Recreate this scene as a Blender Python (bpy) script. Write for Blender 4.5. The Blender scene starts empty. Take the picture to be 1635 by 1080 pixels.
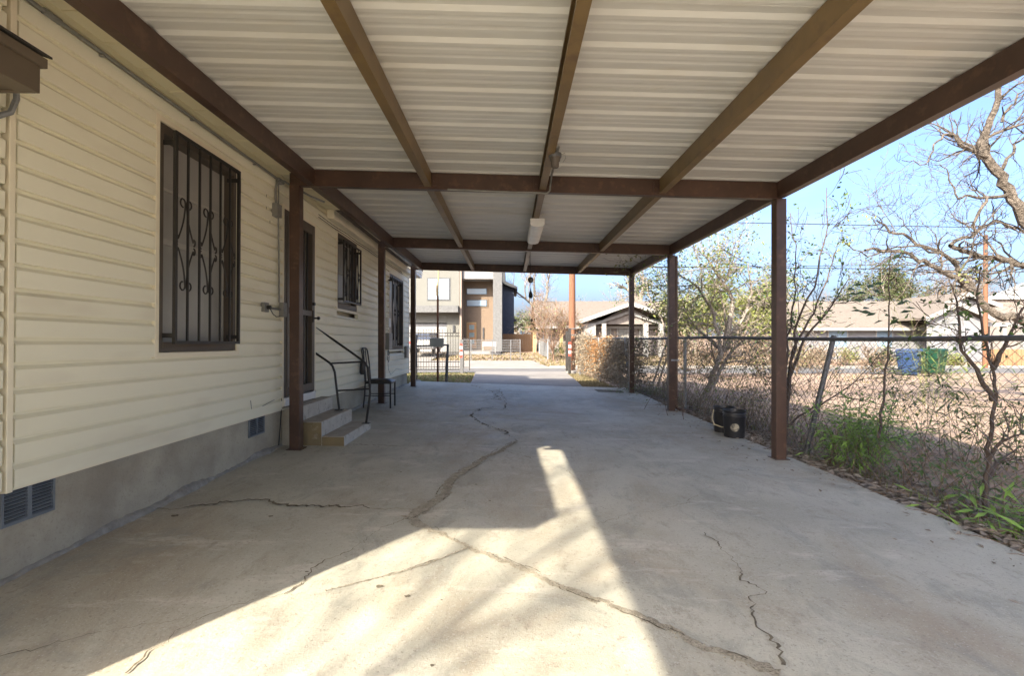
import bpy, bmesh, math, random
from mathutils import Vector, Matrix, noise as mnoise
SC = bpy.context.scene
COL = SC.collection
R = math.radians
rng = random.Random(11)

# ------------------------------------------------------------------ camera
EYE = 1.25
F = 790.0            # focal length in photo pixels (1635 wide)
CX, CY = 814.0, 541.0
cam_d = bpy.data.cameras.new('camera')
cam = bpy.data.objects.new('camera', cam_d)
COL.objects.link(cam)
cam.location = (0, 0, EYE)
cam.rotation_euler = (R(90), 0, 0)
cam_d.sensor_width = 36.0
cam_d.lens = F / 1635.0 * 36.0
cam_d.shift_x = (817.5 - CX) / 1635.0
cam_d.shift_y = (CY - 540.0) / 1635.0
cam_d.clip_start = 0.05
cam_d.clip_end = 2000
SC.camera = cam

# ------------------------------------------------------------------ world, sun, exposure
SUN_TRAVEL = Vector((0.945, 1.35, -1.0))
SUN_EL = math.atan2(1.0, math.hypot(0.945, 1.35))
SUN_ROT = math.atan2(-0.945, -1.35)
world = bpy.data.worlds.new('World')
SC.world = world
world.use_nodes = True
wn, wl = world.node_tree.nodes, world.node_tree.links
for n in list(wn):
    wn.remove(n)
w_out = wn.new('ShaderNodeOutputWorld')
w_bg = wn.new('ShaderNodeBackground')
w_sky = wn.new('ShaderNodeTexSky')
w_sky.sky_type = 'NISHITA'
w_sky.sun_disc = False
w_sky.sun_elevation = SUN_EL
w_sky.sun_rotation = SUN_ROT
w_sky.air_density = 0.65
w_sky.dust_density = 5.5
w_sky.ozone_density = 4.0
# thin high cloud wisps, the same everywhere in the sky
w_co = wn.new('ShaderNodeTexCoord')
w_sep = wn.new('ShaderNodeSeparateXYZ')
w_add = wn.new('ShaderNodeMath'); w_add.operation = 'ADD'; w_add.inputs[1].default_value = 0.18
w_dx = wn.new('ShaderNodeMath'); w_dx.operation = 'DIVIDE'
w_dy = wn.new('ShaderNodeMath'); w_dy.operation = 'DIVIDE'
w_cmb = wn.new('ShaderNodeCombineXYZ')
w_noi = wn.new('ShaderNodeTexNoise')
w_noi.inputs['Scale'].default_value = 1.3
w_noi.inputs['Detail'].default_value = 7
w_noi.inputs['Roughness'].default_value = 0.55
w_noi.inputs['Distortion'].default_value = 0.5
w_ramp = wn.new('ShaderNodeValToRGB')
w_ramp.color_ramp.elements[0].position = 0.52
w_ramp.color_ramp.elements[0].color = (0, 0, 0, 1)
w_ramp.color_ramp.elements[1].position = 0.78
w_ramp.color_ramp.elements[1].color = (0.4, 0.4, 0.4, 1)
w_mix = wn.new('ShaderNodeMixRGB')
w_mix.inputs[2].default_value = (1.9, 1.95, 2.05, 1)
wl.new(w_co.outputs['Generated'], w_sep.inputs[0])
wl.new(w_sep.outputs['Z'], w_add.inputs[0])
wl.new(w_sep.outputs['X'], w_dx.inputs[0]); wl.new(w_add.outputs[0], w_dx.inputs[1])
wl.new(w_sep.outputs['Y'], w_dy.inputs[0]); wl.new(w_add.outputs[0], w_dy.inputs[1])
wl.new(w_dx.outputs[0], w_cmb.inputs[0]); wl.new(w_dy.outputs[0], w_cmb.inputs[1])
wl.new(w_cmb.outputs[0], w_noi.inputs['Vector'])
wl.new(w_noi.outputs['Fac'], w_ramp.inputs[0])
wl.new(w_ramp.outputs[0], w_mix.inputs[0])
wl.new(w_sky.outputs[0], w_mix.inputs[1])
wl.new(w_mix.outputs[0], w_bg.inputs[0])
# the sky pales towards the horizon, the same all the way round
w_hz = wn.new('ShaderNodeMapRange'); w_hz.inputs['From Min'].default_value = 0.0; w_hz.inputs['From Max'].default_value = 0.17
w_hz.inputs['To Min'].default_value = 0.65; w_hz.inputs['To Max'].default_value = 0.0
w_hp = wn.new('ShaderNodeMath'); w_hp.operation = 'POWER'; w_hp.inputs[1].default_value = 1.6
w_hm = wn.new('ShaderNodeMixRGB'); w_hm.inputs[2].default_value = (1.35, 1.45, 1.62, 1)
wl.new(w_sep.outputs['Z'], w_hz.inputs['Value']); wl.new(w_hz.outputs[0], w_hp.inputs[0]); wl.new(w_hp.outputs[0], w_hm.inputs[0])
wl.new(w_mix.outputs[0], w_hm.inputs[1]); wl.new(w_hm.outputs[0], w_bg.inputs[0])
w_bg.inputs[1].default_value = 0.066
wl.new(w_bg.outputs[0], w_out.inputs[0])

sun_d = bpy.data.lights.new('sun', 'SUN')
sun = bpy.data.objects.new('sun', sun_d)
COL.objects.link(sun)
sun_d.energy = 2.0
sun_d.angle = R(0.6)
sun_d.color = (1.0, 0.90, 0.74)
sun.rotation_euler = SUN_TRAVEL.to_track_quat('-Z', 'Y').to_euler()
sun.location = (-20, -30, 30)

SC.view_settings.view_transform = 'Standard'
SC.view_settings.look = 'None'
SC.view_settings.gamma = 1.0
SC.view_settings.use_curve_mapping = False
SC.view_settings.exposure = 3.1
SC.render.engine = 'CYCLES'
SC.cycles.max_bounces = 8
SC.cycles.diffuse_bounces = 5
SC.cycles.transparent_max_bounces = 8
SC.cycles.use_denoising = True

# ------------------------------------------------------------------ pixel -> place helpers
def W(px, py, Y):
    return Vector(((px - CX) / F * Y, Y, EYE + (CY - py) / F * Y))

def slab_z(X, Y):
    k = max(0.0, min(1.0, (1.5 - X) / 4.0))
    return -0.02 * (X + 2.46) + 0.008 * (Y - 5.6) * k

def S(px, py, dz=0.0):
    """the point of the slab seen at a photo pixel"""
    Y = EYE * F / (py - CY)
    for _ in range(6):
        X = (px - CX) / F * Y
        Y = (EYE - slab_z(X, Y)) * F / (py - CY)
    X = (px - CX) / F * Y
    return Vector((X, Y, slab_z(X, Y) + dz))

# ------------------------------------------------------------------ materials
def mat(name, c1, c2=None, scale=3.0, detail=6, rough=0.6, bump=0.0, bscale=40.0, metal=0.0,
        stretch=(1, 1, 1), lo=0.35, hi=0.65, spec=0.4, c3=None, scale3=60.0, amt3=0.3, bdist=0.01,
        stain=None, stain_scale=0.8, stain_lo=0.5, stain_hi=0.7, stain_amt=0.6, transl=0.0):
    m = bpy.data.materials.new(name)
    m.use_nodes = True
    nt = m.node_tree; N = nt.nodes; L = nt.links
    b = N['Principled BSDF']
    b.inputs['Roughness'].default_value = rough
    b.inputs['Metallic'].default_value = metal
    b.inputs['Specular IOR Level'].default_value = spec
    col = None
    co = N.new('ShaderNodeTexCoord')
    mp = N.new('ShaderNodeMapping'); mp.inputs['Scale'].default_value = stretch
    L.new(co.outputs['Object'], mp.inputs[0])
    def ns(sc, dt=6):
        n = N.new('ShaderNodeTexNoise')
        n.inputs['Scale'].default_value = sc; n.inputs['Detail'].default_value = dt
        n.inputs['Roughness'].default_value = 0.6
        L.new(mp.outputs[0], n.inputs['Vector'])
        return n
    def mix(a, bb, fac, mode='MIX'):
        x = N.new('ShaderNodeMixRGB'); x.blend_type = mode
        for i, v in ((1, a), (2, bb)):
            if isinstance(v, tuple): x.inputs[i].default_value = (*v, 1)
            else: L.new(v, x.inputs[i])
        if isinstance(fac, float): x.inputs[0].default_value = fac
        else: L.new(fac, x.inputs[0])
        return x.outputs[0]
    def ramp(src, a, bb, amt=1.0):
        r = N.new('ShaderNodeMapRange')
        r.inputs['From Min'].default_value = a; r.inputs['From Max'].default_value = bb
        r.inputs['To Max'].default_value = amt
        L.new(src, r.inputs['Value'])
        return r.outputs[0]
    if c2 is None:
        c2 = tuple(min(1, v * 0.82) for v in c1)
    n1 = ns(scale, detail)
    col = mix(c1, c2, ramp(n1.outputs['Fac'], lo, hi))
    if stain is not None:
        n4 = ns(stain_scale, 8)
        col = mix(col, stain, ramp(n4.outputs['Fac'], stain_lo, stain_hi, stain_amt))
    if c3 is not None:
        n3 = ns(scale3, 3)
        col = mix(col, c3, ramp(n3.outputs['Fac'], 0.55, 0.7, amt3))
    L.new(col, b.inputs['Base Color'])
    if bump > 0:
        nb = ns(bscale, 5)
        bp = N.new('ShaderNodeBump'); bp.inputs['Strength'].default_value = bump
        bp.inputs['Distance'].default_value = bdist
        L.new(nb.outputs['Fac'], bp.inputs['Height'])
        L.new(bp.outputs[0], b.inputs['Normal'])
    if transl > 0:
        out = N['Material Output']
        tr = N.new('ShaderNodeBsdfTranslucent')
        L.new(col, tr.inputs[0])
        ms = N.new('ShaderNodeMixShader'); ms.inputs[0].default_value = transl
        L.new(b.outputs[0], ms.inputs[1]); L.new(tr.outputs[0], ms.inputs[2])
        L.new(ms.outputs[0], out.inputs[0])
    return m

def glass_mat(name, tint, rough=0.05, dark=0.02):
    m = bpy.data.materials.new(name); m.use_nodes = True
    b = m.node_tree.nodes['Principled BSDF']
    b.inputs['Base Color'].default_value = (*tint, 1)
    b.inputs['Roughness'].default_value = rough
    b.inputs['Specular IOR Level'].default_value = 0.8
    return m

M = {}
def concrete_mat():
    m = bpy.data.materials.new('slab_concrete'); m.use_nodes = True
    nt = m.node_tree; N = nt.nodes; L = nt.links; b = N['Principled BSDF']
    co = N.new('ShaderNodeTexCoord')
    def noise(scale, detail=8, stretch=(1, 1, 1), rough=.6, dist=0):
        mp = N.new('ShaderNodeMapping'); mp.inputs['Scale'].default_value = stretch
        L.new(co.outputs['Object'], mp.inputs[0])
        n = N.new('ShaderNodeTexNoise'); n.inputs['Scale'].default_value = scale; n.inputs['Detail'].default_value = detail
        n.inputs['Roughness'].default_value = rough; n.inputs['Distortion'].default_value = dist
        L.new(mp.outputs[0], n.inputs['Vector']); return n.outputs['Fac']
    def rng_(src, a, b_, lo=0.0, hi=1.0):
        r = N.new('ShaderNodeMapRange'); r.inputs['From Min'].default_value = a; r.inputs['From Max'].default_value = b_
        r.inputs['To Min'].default_value = lo; r.inputs['To Max'].default_value = hi; L.new(src, r.inputs['Value']); return r.outputs[0]
    def mix(a, bb, fac, mode='MIX'):
        x = N.new('ShaderNodeMixRGB'); x.blend_type = mode
        for i, v in ((1, a), (2, bb)):
            if isinstance(v, tuple): x.inputs[i].default_value = (*v, 1)
            else: L.new(v, x.inputs[i])
        if isinstance(fac, float): x.inputs[0].default_value = fac
        else: L.new(fac, x.inputs[0])
        return x.outputs[0]
    c = mix((0.475, 0.455, 0.375), (0.375, 0.357, 0.29), rng_(noise(.8, 10, dist=.4), .38, .62))
    c = mix(c, (0.33, 0.275, 0.20), rng_(noise(.45, 9, (1.3, .7, 1), .7, .6), .47, .62, 0, .85))          # brown soil stain
    c = mix(c, (0.285, 0.28, 0.24), rng_(noise(1.9, 10, (1, .6, 1), .75, .8), .52, .63, 0, .75))           # grey patches
    c = mix(c, (0.60, 0.56, 0.48), rng_(noise(2.6, 10, (.5, 1.4, 1), .75), .55, .67, 0, .7))                # pale worn patches
    c = mix(c, (0.27, 0.235, 0.185), rng_(noise(9, 8, (1, .45, 1), .75), .54, .66, 0, .6))                 # trowel marks
    c = mix(c, (0.22, 0.195, 0.16), rng_(noise(55, 4, rough=.7), .57, .66, 0, .65))
    c = mix(c, (0.56, 0.53, 0.47), rng_(noise(85, 3), .60, .70, 0, .6))
    L.new(c, b.inputs['Base Color'])
    L.new(rng_(noise(3, 6), .3, .7, .48, .72), b.inputs['Roughness'])
    b.inputs['Specular IOR Level'].default_value = .4
    bp = N.new('ShaderNodeBump'); bp.inputs['Strength'].default_value = .5; bp.inputs['Distance'].default_value = .008
    L.new(noise(60, 8, rough=.75), bp.inputs['Height']); L.new(bp.outputs[0], b.inputs['Normal'])
    return m
M['concrete'] = concrete_mat()
M['drive'] = mat('driveway_concrete', (0.215, 0.2, 0.18), (0.18, 0.167, 0.15), scale=1.5, rough=0.9, bump=0.2, c3=(0.3, 0.28, 0.25), scale3=70)
M['crack'] = mat('crack_dirt', (0.10, 0.083, 0.06), (0.20, 0.17, 0.12), scale=25, rough=1.0, bump=0.6, bscale=200)
M['mortar'] = mat('crack_mortar', (0.44, 0.395, 0.31), (0.3, 0.265, 0.2), scale=18, rough=1.0, bump=1.0, bscale=120, bdist=0.02,
                  c3=(0.11, 0.09, 0.06), scale3=90, amt3=0.8)
M['grout'] = mat('grey_grout', (0.36, 0.34, 0.3), (0.24, 0.225, 0.195), scale=12, rough=0.95, bump=0.8, bscale=60, bdist=0.02)
M['foundation'] = mat('foundation_plaster', (0.46, 0.42, 0.325), (0.38, 0.345, 0.265), scale=2.2, detail=9, rough=0.92, bump=0.35, bscale=70,
                      stain=(0.22, 0.185, 0.14), stain_scale=1.4, stain_lo=0.46, stain_hi=0.66, c3=(0.22, 0.19, 0.15), scale3=60, amt3=0.4)
M['siding'] = mat('cream_siding', (0.82, 0.785, 0.615), (0.79, 0.755, 0.58), scale=1.2, rough=0.45, bump=0.06, bscale=130, bdist=0.003,
                  stretch=(1, 0.3, 1), c3=(0.60, 0.53, 0.40), scale3=3.0, amt3=0.35, stain=(0.58, 0.51, 0.39), stain_scale=.9, stain_lo=.52, stain_hi=.72, stain_amt=.45)
M['soffit'] = mat('cream_soffit', (0.78, 0.7, 0.48), (0.75, 0.67, 0.45), scale=2, rough=0.5, bump=0.05)
M['trim'] = mat('cream_trim', (0.82, 0.75, 0.57), (0.79, 0.72, 0.54), scale=2, rough=0.45)
M['sheet'] = mat('white_metal_sheet', (0.65, 0.63, 0.575), (0.61, 0.585, 0.53), scale=1.3, rough=0.38, spec=0.5, stretch=(0.35, 1, 1),
                 c3=(0.55, 0.50, 0.40), scale3=5, amt3=0.35, stain=(0.55, 0.49, 0.37), stain_scale=0.9, stain_lo=0.55, stain_hi=0.8, stain_amt=0.5)
M['brown'] = mat('brown_steel', (0.085, 0.047, 0.031), (0.064, 0.035, 0.023), scale=3, rough=0.42, bump=0.08, bscale=25, bdist=0.004,
                 c3=(0.15, 0.085, 0.05), scale3=9, amt3=0.55, stain=(0.04, 0.024, 0.018), stain_scale=2.5, stain_lo=.5, stain_hi=.7, stain_amt=.6)
M['brown2'] = mat('tan_brown_steel', (0.2, 0.13, 0.052), (0.15, 0.098, 0.04), scale=2.5, rough=0.42, bump=0.08, bscale=25, bdist=0.004,
                  c3=(0.11, 0.065, 0.035), scale3=6, amt3=0.6)
M['iron'] = mat('black_iron', (0.022, 0.020, 0.018), (0.03, 0.027, 0.023), scale=8, rough=0.45, bump=0.1)
M['bronze'] = mat('bronze_frame', (0.085, 0.068, 0.052), (0.10, 0.08, 0.06), scale=5, rough=0.5)
M['pane'] = glass_mat('window_glass', (0.15, 0.145, 0.13), 0.04)
M['screen'] = mat('pane_reflection_grey', (0.36, 0.345, 0.31), (0.3, 0.29, 0.26), scale=3, rough=0.3, spec=0.6)  # pane grey, lightened to stand for reflections on the glass
M['white'] = mat('white_paint', (0.74, 0.73, 0.69), (0.66, 0.65, 0.61), scale=3, rough=0.5)
M['grey_metal'] = mat('galvanised_grey', (0.30, 0.31, 0.31), (0.22, 0.23, 0.235), scale=12, rough=0.5, metal=0.4, c3=(0.14, 0.12, 0.10), scale3=20, amt3=0.3)
M['dark_galv'] = mat('dark_galvanised', (0.13, 0.13, 0.13), (0.08, 0.08, 0.08), scale=14, rough=0.55, metal=0.3)
M['conduit'] = mat('grey_conduit', (0.25, 0.245, 0.22), (0.20, 0.195, 0.17), scale=9, rough=0.5)
M['vent'] = mat('bluegrey_vent', (0.20, 0.225, 0.245), (0.15, 0.17, 0.19), scale=8, rough=0.5, metal=0.3)
M['dark'] = mat('dark_interior', (0.015, 0.014, 0.013), rough=0.9)
M['step'] = mat('step_concrete', (0.56, 0.525, 0.455), (0.46, 0.425, 0.36), scale=5, detail=9, rough=0.92, bump=0.7, bscale=45, bdist=0.008,
                c3=(0.2, 0.17, 0.13), scale3=14, amt3=0.55)
M['step_top'] = mat('worn_tread', (0.42, 0.38, 0.315), (0.32, 0.285, 0.235), scale=7, rough=0.95, bump=0.9, bscale=70, bdist=0.008)
M['yellow'] = mat('worn_yellow_paint', (0.25, 0.19, 0.095), (0.2, 0.155, 0.085), scale=4, detail=9, rough=0.85, bump=0.5, bscale=40,
                  c3=(0.36, 0.31, 0.22), scale3=9, amt3=0.8, stain=(0.08, 0.06, 0.04), stain_scale=3, stain_lo=0.55, stain_hi=0.75)
M['sash'] = mat('dull_sash', (0.46, 0.44, 0.39), (0.40, 0.385, 0.34), scale=5, rough=0.5)
M['nandina'] = mat('fresh_green_leaf', (0.19, 0.33, 0.06), (0.25, 0.38, 0.09), scale=6, rough=0.5, transl=0.35)
M['vinyl'] = mat('black_vinyl', (0.03, 0.028, 0.027), (0.045, 0.042, 0.04), scale=10, rough=0.35)
M['bucket'] = mat('black_plastic', (0.018, 0.018, 0.02), (0.03, 0.03, 0.032), scale=5, rough=0.42, bump=0.15, bscale=30)
M['label'] = mat('worn_label', (0.34, 0.30, 0.22), (0.06, 0.055, 0.05), scale=14, rough=0.7, lo=0.45, hi=0.62)
M['rope'] = mat('cream_rope', (0.50, 0.43, 0.28), rough=0.9)
M['shingle'] = mat('dark_shingle', (0.055, 0.047, 0.04), (0.035, 0.03, 0.026), scale=30, rough=0.95, bump=0.8, bscale=150)
M['hood'] = mat('dull_brown_metal', (0.115, 0.088, 0.060), (0.10, 0.077, 0.053), scale=2, rough=0.5)
M['diffuser'] = mat('acrylic_diffuser', (0.80, 0.79, 0.75), (0.72, 0.71, 0.66), scale=6, rough=0.35)
M['dirt'] = mat('yard_ground', (0.285, 0.205, 0.148), (0.235, 0.172, 0.122), scale=0.6, detail=10, rough=1.0, bump=0.6, bscale=12, bdist=0.04,
                c3=(0.16, 0.12, 0.08), scale3=9, amt3=0.5, stain=(0.20, 0.10, 0.055), stain_scale=0.16, stain_lo=0.48, stain_hi=0.68, stain_amt=0.55)
M['drygrass'] = mat('dry_grass', (0.22, 0.175, 0.1), (0.15, 0.13, 0.06), scale=4, rough=1.0, transl=0.25)
M['greengrass'] = mat('green_grass', (0.085, 0.13, 0.035), (0.13, 0.16, 0.05), scale=6, rough=0.8, transl=0.3)
M['asphalt'] = mat('road_asphalt', (0.13, 0.125, 0.12), (0.1, 0.095, 0.09), scale=2, rough=0.95, bump=0.3, c3=(0.18, 0.17, 0.165), scale3=80)
M['litter'] = mat('dead_leaves', (0.17, 0.13, 0.095), (0.29, 0.25, 0.205), scale=5, rough=0.95, c3=(0.42, 0.39, 0.35), scale3=16, amt3=0.7)
M['bark'] = mat('grey_bark', (0.17, 0.14, 0.11), (0.26, 0.225, 0.185), scale=9, rough=0.95, bump=1.0, bscale=35, bdist=0.03, stretch=(1, 1, 0.35))
M['oakbark'] = mat('oak_bark', (0.14, 0.115, 0.09), (0.065, 0.052, 0.039), scale=14, rough=0.95, bump=1.0, bscale=26, bdist=0.08, lo=.42, hi=.58)
M['darkbark'] = mat('dark_stem', (0.06, 0.043, 0.035), (0.10, 0.075, 0.058), scale=12, rough=0.9, bump=0.6, bscale=50)
M['twig'] = mat('brown_twig', (0.13, 0.09, 0.06), (0.17, 0.12, 0.08), scale=6, rough=0.95)
M['redtwig'] = mat('russet_twig', (0.18, 0.11, 0.07), (0.135, 0.085, 0.055), scale=3, rough=0.95)
M['leafdark'] = mat('dark_glossy_leaf', (0.035, 0.062, 0.02), (0.055, 0.088, 0.028), scale=7, rough=0.45, transl=0.25)
M['leaf'] = mat('mid_green_leaf', (0.085, 0.155, 0.035), (0.13, 0.2, 0.055), scale=6, rough=0.5, transl=0.35)
M['leafyel'] = mat('yellow_green_leaf', (0.24, 0.25, 0.07), (0.16, 0.19, 0.05), scale=4, rough=0.6, transl=0.4)
M['leaforange'] = mat('dead_orange_leaf', (0.36, 0.185, 0.065), (0.27, 0.15, 0.07), scale=4, rough=0.8, transl=0.35)
M['leafbrown'] = mat('dry_brown_leaf', (0.24, 0.17, 0.11), (0.17, 0.125, 0.085), scale=4, rough=0.9, transl=0.3)
M['greyvine'] = mat('grey_vine_leaf', (0.31, 0.26, 0.185), (0.23, 0.195, 0.135), scale=5, rough=0.9, transl=0.3)
M['evergreen'] = mat('olive_leaf', (0.055, 0.075, 0.025), (0.09, 0.105, 0.04), scale=3, rough=0.7, transl=0.2)
M['stucco'] = mat('pale_stucco', (0.13, 0.128, 0.113), (0.122, 0.12, 0.106), scale=2, rough=0.9, bump=0.2)
M['stucco2'] = mat('grey_rough_stucco', (0.12, 0.12, 0.118), (0.09, 0.09, 0.088), scale=6, rough=0.95, bump=0.6, bscale=20, bdist=0.03)
M['garage'] = mat('grey_garage_door', (0.22, 0.215, 0.205), (0.2, 0.195, 0.19), scale=2, rough=0.6)
M['tansiding'] = mat('tan_siding', (0.14, 0.098, 0.064), (0.125, 0.088, 0.058), scale=2, rough=0.7)
M['tandark'] = mat('brown_edge_trim', (0.21, 0.165, 0.13), rough=0.7)
M['navy'] = mat('navy_siding', (0.030, 0.042, 0.072), (0.024, 0.034, 0.06), scale=3, rough=0.6)
M['charcoal'] = mat('charcoal_trim', (0.035, 0.037, 0.04), rough=0.5)
M['skyglass'] = glass_mat('reflective_glass', (0.16, 0.22, 0.28), 0.05)
M['frost'] = mat('frosted_glass', (0.20, 0.25, 0.25), (0.15, 0.19, 0.19), scale=3, rough=0.2)
M['curtain'] = mat('white_curtain', (0.3, 0.33, 0.34), (0.24, 0.27, 0.285), scale=9, rough=0.5, stretch=(1, 1, 0.05))
M['oakdoor'] = mat('orange_wood_door', (0.30, 0.15, 0.06), (0.24, 0.12, 0.045), scale=6, rough=0.5, stretch=(3, 3, 0.4))
M['wood'] = mat('brown_fence_board', (0.25, 0.145, 0.075), (0.18, 0.105, 0.055), scale=5, rough=0.85, stretch=(4, 4, 0.5))
M['palewood'] = mat('pale_new_post', (0.36, 0.25, 0.12), (0.31, 0.215, 0.1), scale=5, rough=0.8, stretch=(3, 3, 0.4))
M['pole'] = mat('utility_pole_wood', (0.17, 0.075, 0.036), (0.11, 0.05, 0.027), scale=5, rough=0.85, bump=0.5, bscale=25, stretch=(6, 6, 0.35),
                c3=(0.12, 0.065, 0.04), scale3=9, amt3=0.7)
M['roofpale'] = mat('pale_shingle_roof', (0.145, 0.122, 0.1), (0.118, 0.098, 0.08), scale=5, rough=0.95, bump=0.4, bscale=18, c3=(0.28, 0.235, 0.195), scale3=12, amt3=0.4)
M['wallgrey'] = mat('pale_grey_wall', (0.165, 0.165, 0.172), (0.15, 0.15, 0.157), scale=2, rough=0.8)
M['brickgrey'] = mat('grey_brown_wall', (0.19, 0.165, 0.145), (0.15, 0.13, 0.115), scale=4, rough=0.9)
M['white2'] = mat('white_trim_paint', (0.24, 0.233, 0.218), (0.215, 0.208, 0.197), scale=2, rough=0.6)
M['metalroof'] = mat('pale_metal_roof', (0.36, 0.37, 0.355), (0.31, 0.325, 0.31), scale=3, rough=0.5)
M['bluebin'] = mat('blue_plastic', (0.012, 0.032, 0.085), (0.01, 0.028, 0.075), scale=3, rough=0.4)
M['greenbin'] = mat('green_plastic', (0.008, 0.042, 0.022), (0.007, 0.034, 0.018), scale=3, rough=0.4)
M['refl_red'] = mat('red_reflector', (0.50, 0.06, 0.04), rough=0.4)
M['refl_white'] = mat('white_reflector', (0.75, 0.74, 0.72), rough=0.4)
M['rock'] = mat('grey_rock', (0.36, 0.34, 0.33), (0.24, 0.23, 0.22), scale=5, rough=0.95, bump=0.8, bscale=20, bdist=0.03)
M['signgrey'] = mat('grey_box_paint', (0.30, 0.30, 0.255), (0.26, 0.26, 0.22), scale=4, rough=0.5)
M['bamboo'] = mat('bamboo_leaf', (0.11, 0.15, 0.04), (0.16, 0.19, 0.06), scale=5, rough=0.6, transl=0.35)
M['bamboopale'] = mat('pale_bamboo', (0.2, 0.205, 0.07), (0.15, 0.17, 0.055), scale=5, rough=0.6, transl=0.35)
M['wire'] = mat('black_wire', (0.02, 0.02, 0.02), rough=0.6)

# ------------------------------------------------------------------ mesh builder
class MB:
    def __init__(self):
        self.v = []; self.f = []; self.mi = []; self.cur = 0
    def add(self, vs, fs):
        o = len(self.v)
        self.v.extend([tuple(p) for p in vs])
        for f in fs:
            self.f.append(tuple(i + o for i in f)); self.mi.append(self.cur)
    def box(self, a, b, mtx=None):
        x0, y0, z0 = a; x1, y1, z1 = b
        vs = [Vector(p) for p in ((x0, y0, z0), (x1, y0, z0), (x1, y1, z0), (x0, y1, z0), (x0, y0, z1), (x1, y0, z1), (x1, y1, z1), (x0, y1, z1))]
        if mtx is not None: vs = [mtx @ p for p in vs]
        self.add(vs, [(0, 3, 2, 1), (4, 5, 6, 7), (0, 1, 5, 4), (1, 2, 6, 5), (2, 3, 7, 6), (3, 0, 4, 7)])
        return self
    def hexa(self, c):          # 8 corners: bottom ring, top ring
        self.add(c, [(0, 3, 2, 1), (4, 5, 6, 7), (0, 1, 5, 4), (1, 2, 6, 5), (2, 3, 7, 6), (3, 0, 4, 7)])
        return self
    def bar(self, p, q, w, h, up=Vector((0, 0, 1))):
        """a box beam from p to q; w across, h along 'up'"""
        p = Vector(p); q = Vector(q); d = (q - p).normalized()
        s = d.cross(up)
        if s.length < 1e-4: s = d.cross(Vector((1, 0, 0)))
        s.normalize(); u = s.cross(d).normalized()
        c = []
        for o in (p, q):
            c += [o - s * w / 2 - u * h / 2, o + s * w / 2 - u * h / 2, o + s * w / 2 + u * h / 2, o - s * w / 2 + u * h / 2]
        self.add(c, [(0, 1, 2, 3), (7, 6, 5, 4), (0, 4, 5, 1), (1, 5, 6, 2), (2, 6, 7, 3), (3, 7, 4, 0)])
        return self
    def tube(self, pts, r, n=8, r2=None, cap=True):
        pts = [Vector(p) for p in pts]
        if not isinstance(r, (list, tuple)):
            r2 = r if r2 is None else r2
            k = len(pts) - 1
            r = [r + (r2 - r) * i / k for i in range(k + 1)]
        prev = None; rings = []
        for i, p in enumerate(pts):
            d = (pts[min(i + 1, len(pts) - 1)] - pts[max(i - 1, 0)])
            if d.length < 1e-7: d = Vector((0, 0, 1))
            d.normalize()
            if prev is None:
                a = Vector((0, 0, 1)) if abs(d.z) < 0.9 else Vector((1, 0, 0))
                s = d.cross(a).normalized()
            else:
                s = prev - d * prev.dot(d)
                if s.length < 1e-5: s = d.orthogonal()
                s.normalize()
            prev = s; u = d.cross(s)
            rings.append([p + (s * math.cos(2 * math.pi * j / n) + u * math.sin(2 * math.pi * j / n)) * r[i] for j in range(n)])
        vs = [q for rg in rings for q in rg]
        fs = []
        for i in range(len(rings) - 1):
            for j in range(n):
                fs.append((i * n + j, i * n + (j + 1) % n, (i + 1) * n + (j + 1) % n, (i + 1) * n + j))
        if cap:
            fs.append(tuple(reversed(range(n)))); fs.append(tuple((len(rings) - 1) * n + j for j in range(n)))
        self.add(vs, fs)
        return self
    def lathe(self, c, prof, n=20, capb=True, capt=True):
        c = Vector(c); vs = []; fs = []
        for (r, z) in prof:
            for j in range(n):
                a = 2 * math.pi * j / n
                vs.append((c.x + r * math.cos(a), c.y + r * math.sin(a), c.z + z))
        for i in range(len(prof) - 1):
            for j in range(n):
                fs.append((i * n + j, i * n + (j + 1) % n, (i + 1) * n + (j + 1) % n, (i + 1) * n + j))
        if capb: fs.append(tuple(reversed(range(n))))
        if capt: fs.append(tuple((len(prof) - 1) * n + j for j in range(n)))
        self.add(vs, fs)
        return self
    def extrude_y(self, prof, y0, y1):
        """closed profile of (x, z), extruded along y"""
        n = len(prof)
        vs = [(x, y0, z) for x, z in prof] + [(x, y1, z) for x, z in prof]
        fs = [tuple(range(n)), tuple(reversed(range(n, 2 * n)))]
        for i in range(n):
            j = (i + 1) % n
            fs.append((j, i, i + n, j + n))
        self.add(vs, fs)
        return self
    def extrude_x(self, prof, x0, x1):
        n = len(prof)
        vs = [(x0, y, z) for y, z in prof] + [(x1, y, z) for y, z in prof]
        fs = [tuple(reversed(range(n))), tuple(range(n, 2 * n))]
        for i in range(n):
            j = (i + 1) % n
            fs.append((i, j, j + n, i + n))
        self.add(vs, fs)
        return self
    def quad(self, a, b, c, d):
        self.add([a, b, c, d], [(0, 1, 2, 3)]); return self
    def leaf(self, p, d, up, L, w):
        """a folded pointed leaf: base p, direction d"""
        d = d.normalized(); s = d.cross(up)
        if s.length < 1e-4: s = d.orthogonal()
        s.normalize(); n = s.cross(d)
        m = p + d * L * 0.5 - n * L * 0.06
        t = p + d * L - n * L * 0.16
        self.add([p, m + s * w / 2 + n * w * 0.12, t, m - s * w / 2 + n * w * 0.12, m], [(0, 1, 4), (1, 2, 4), (2, 3, 4), (3, 0, 4)])
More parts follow.
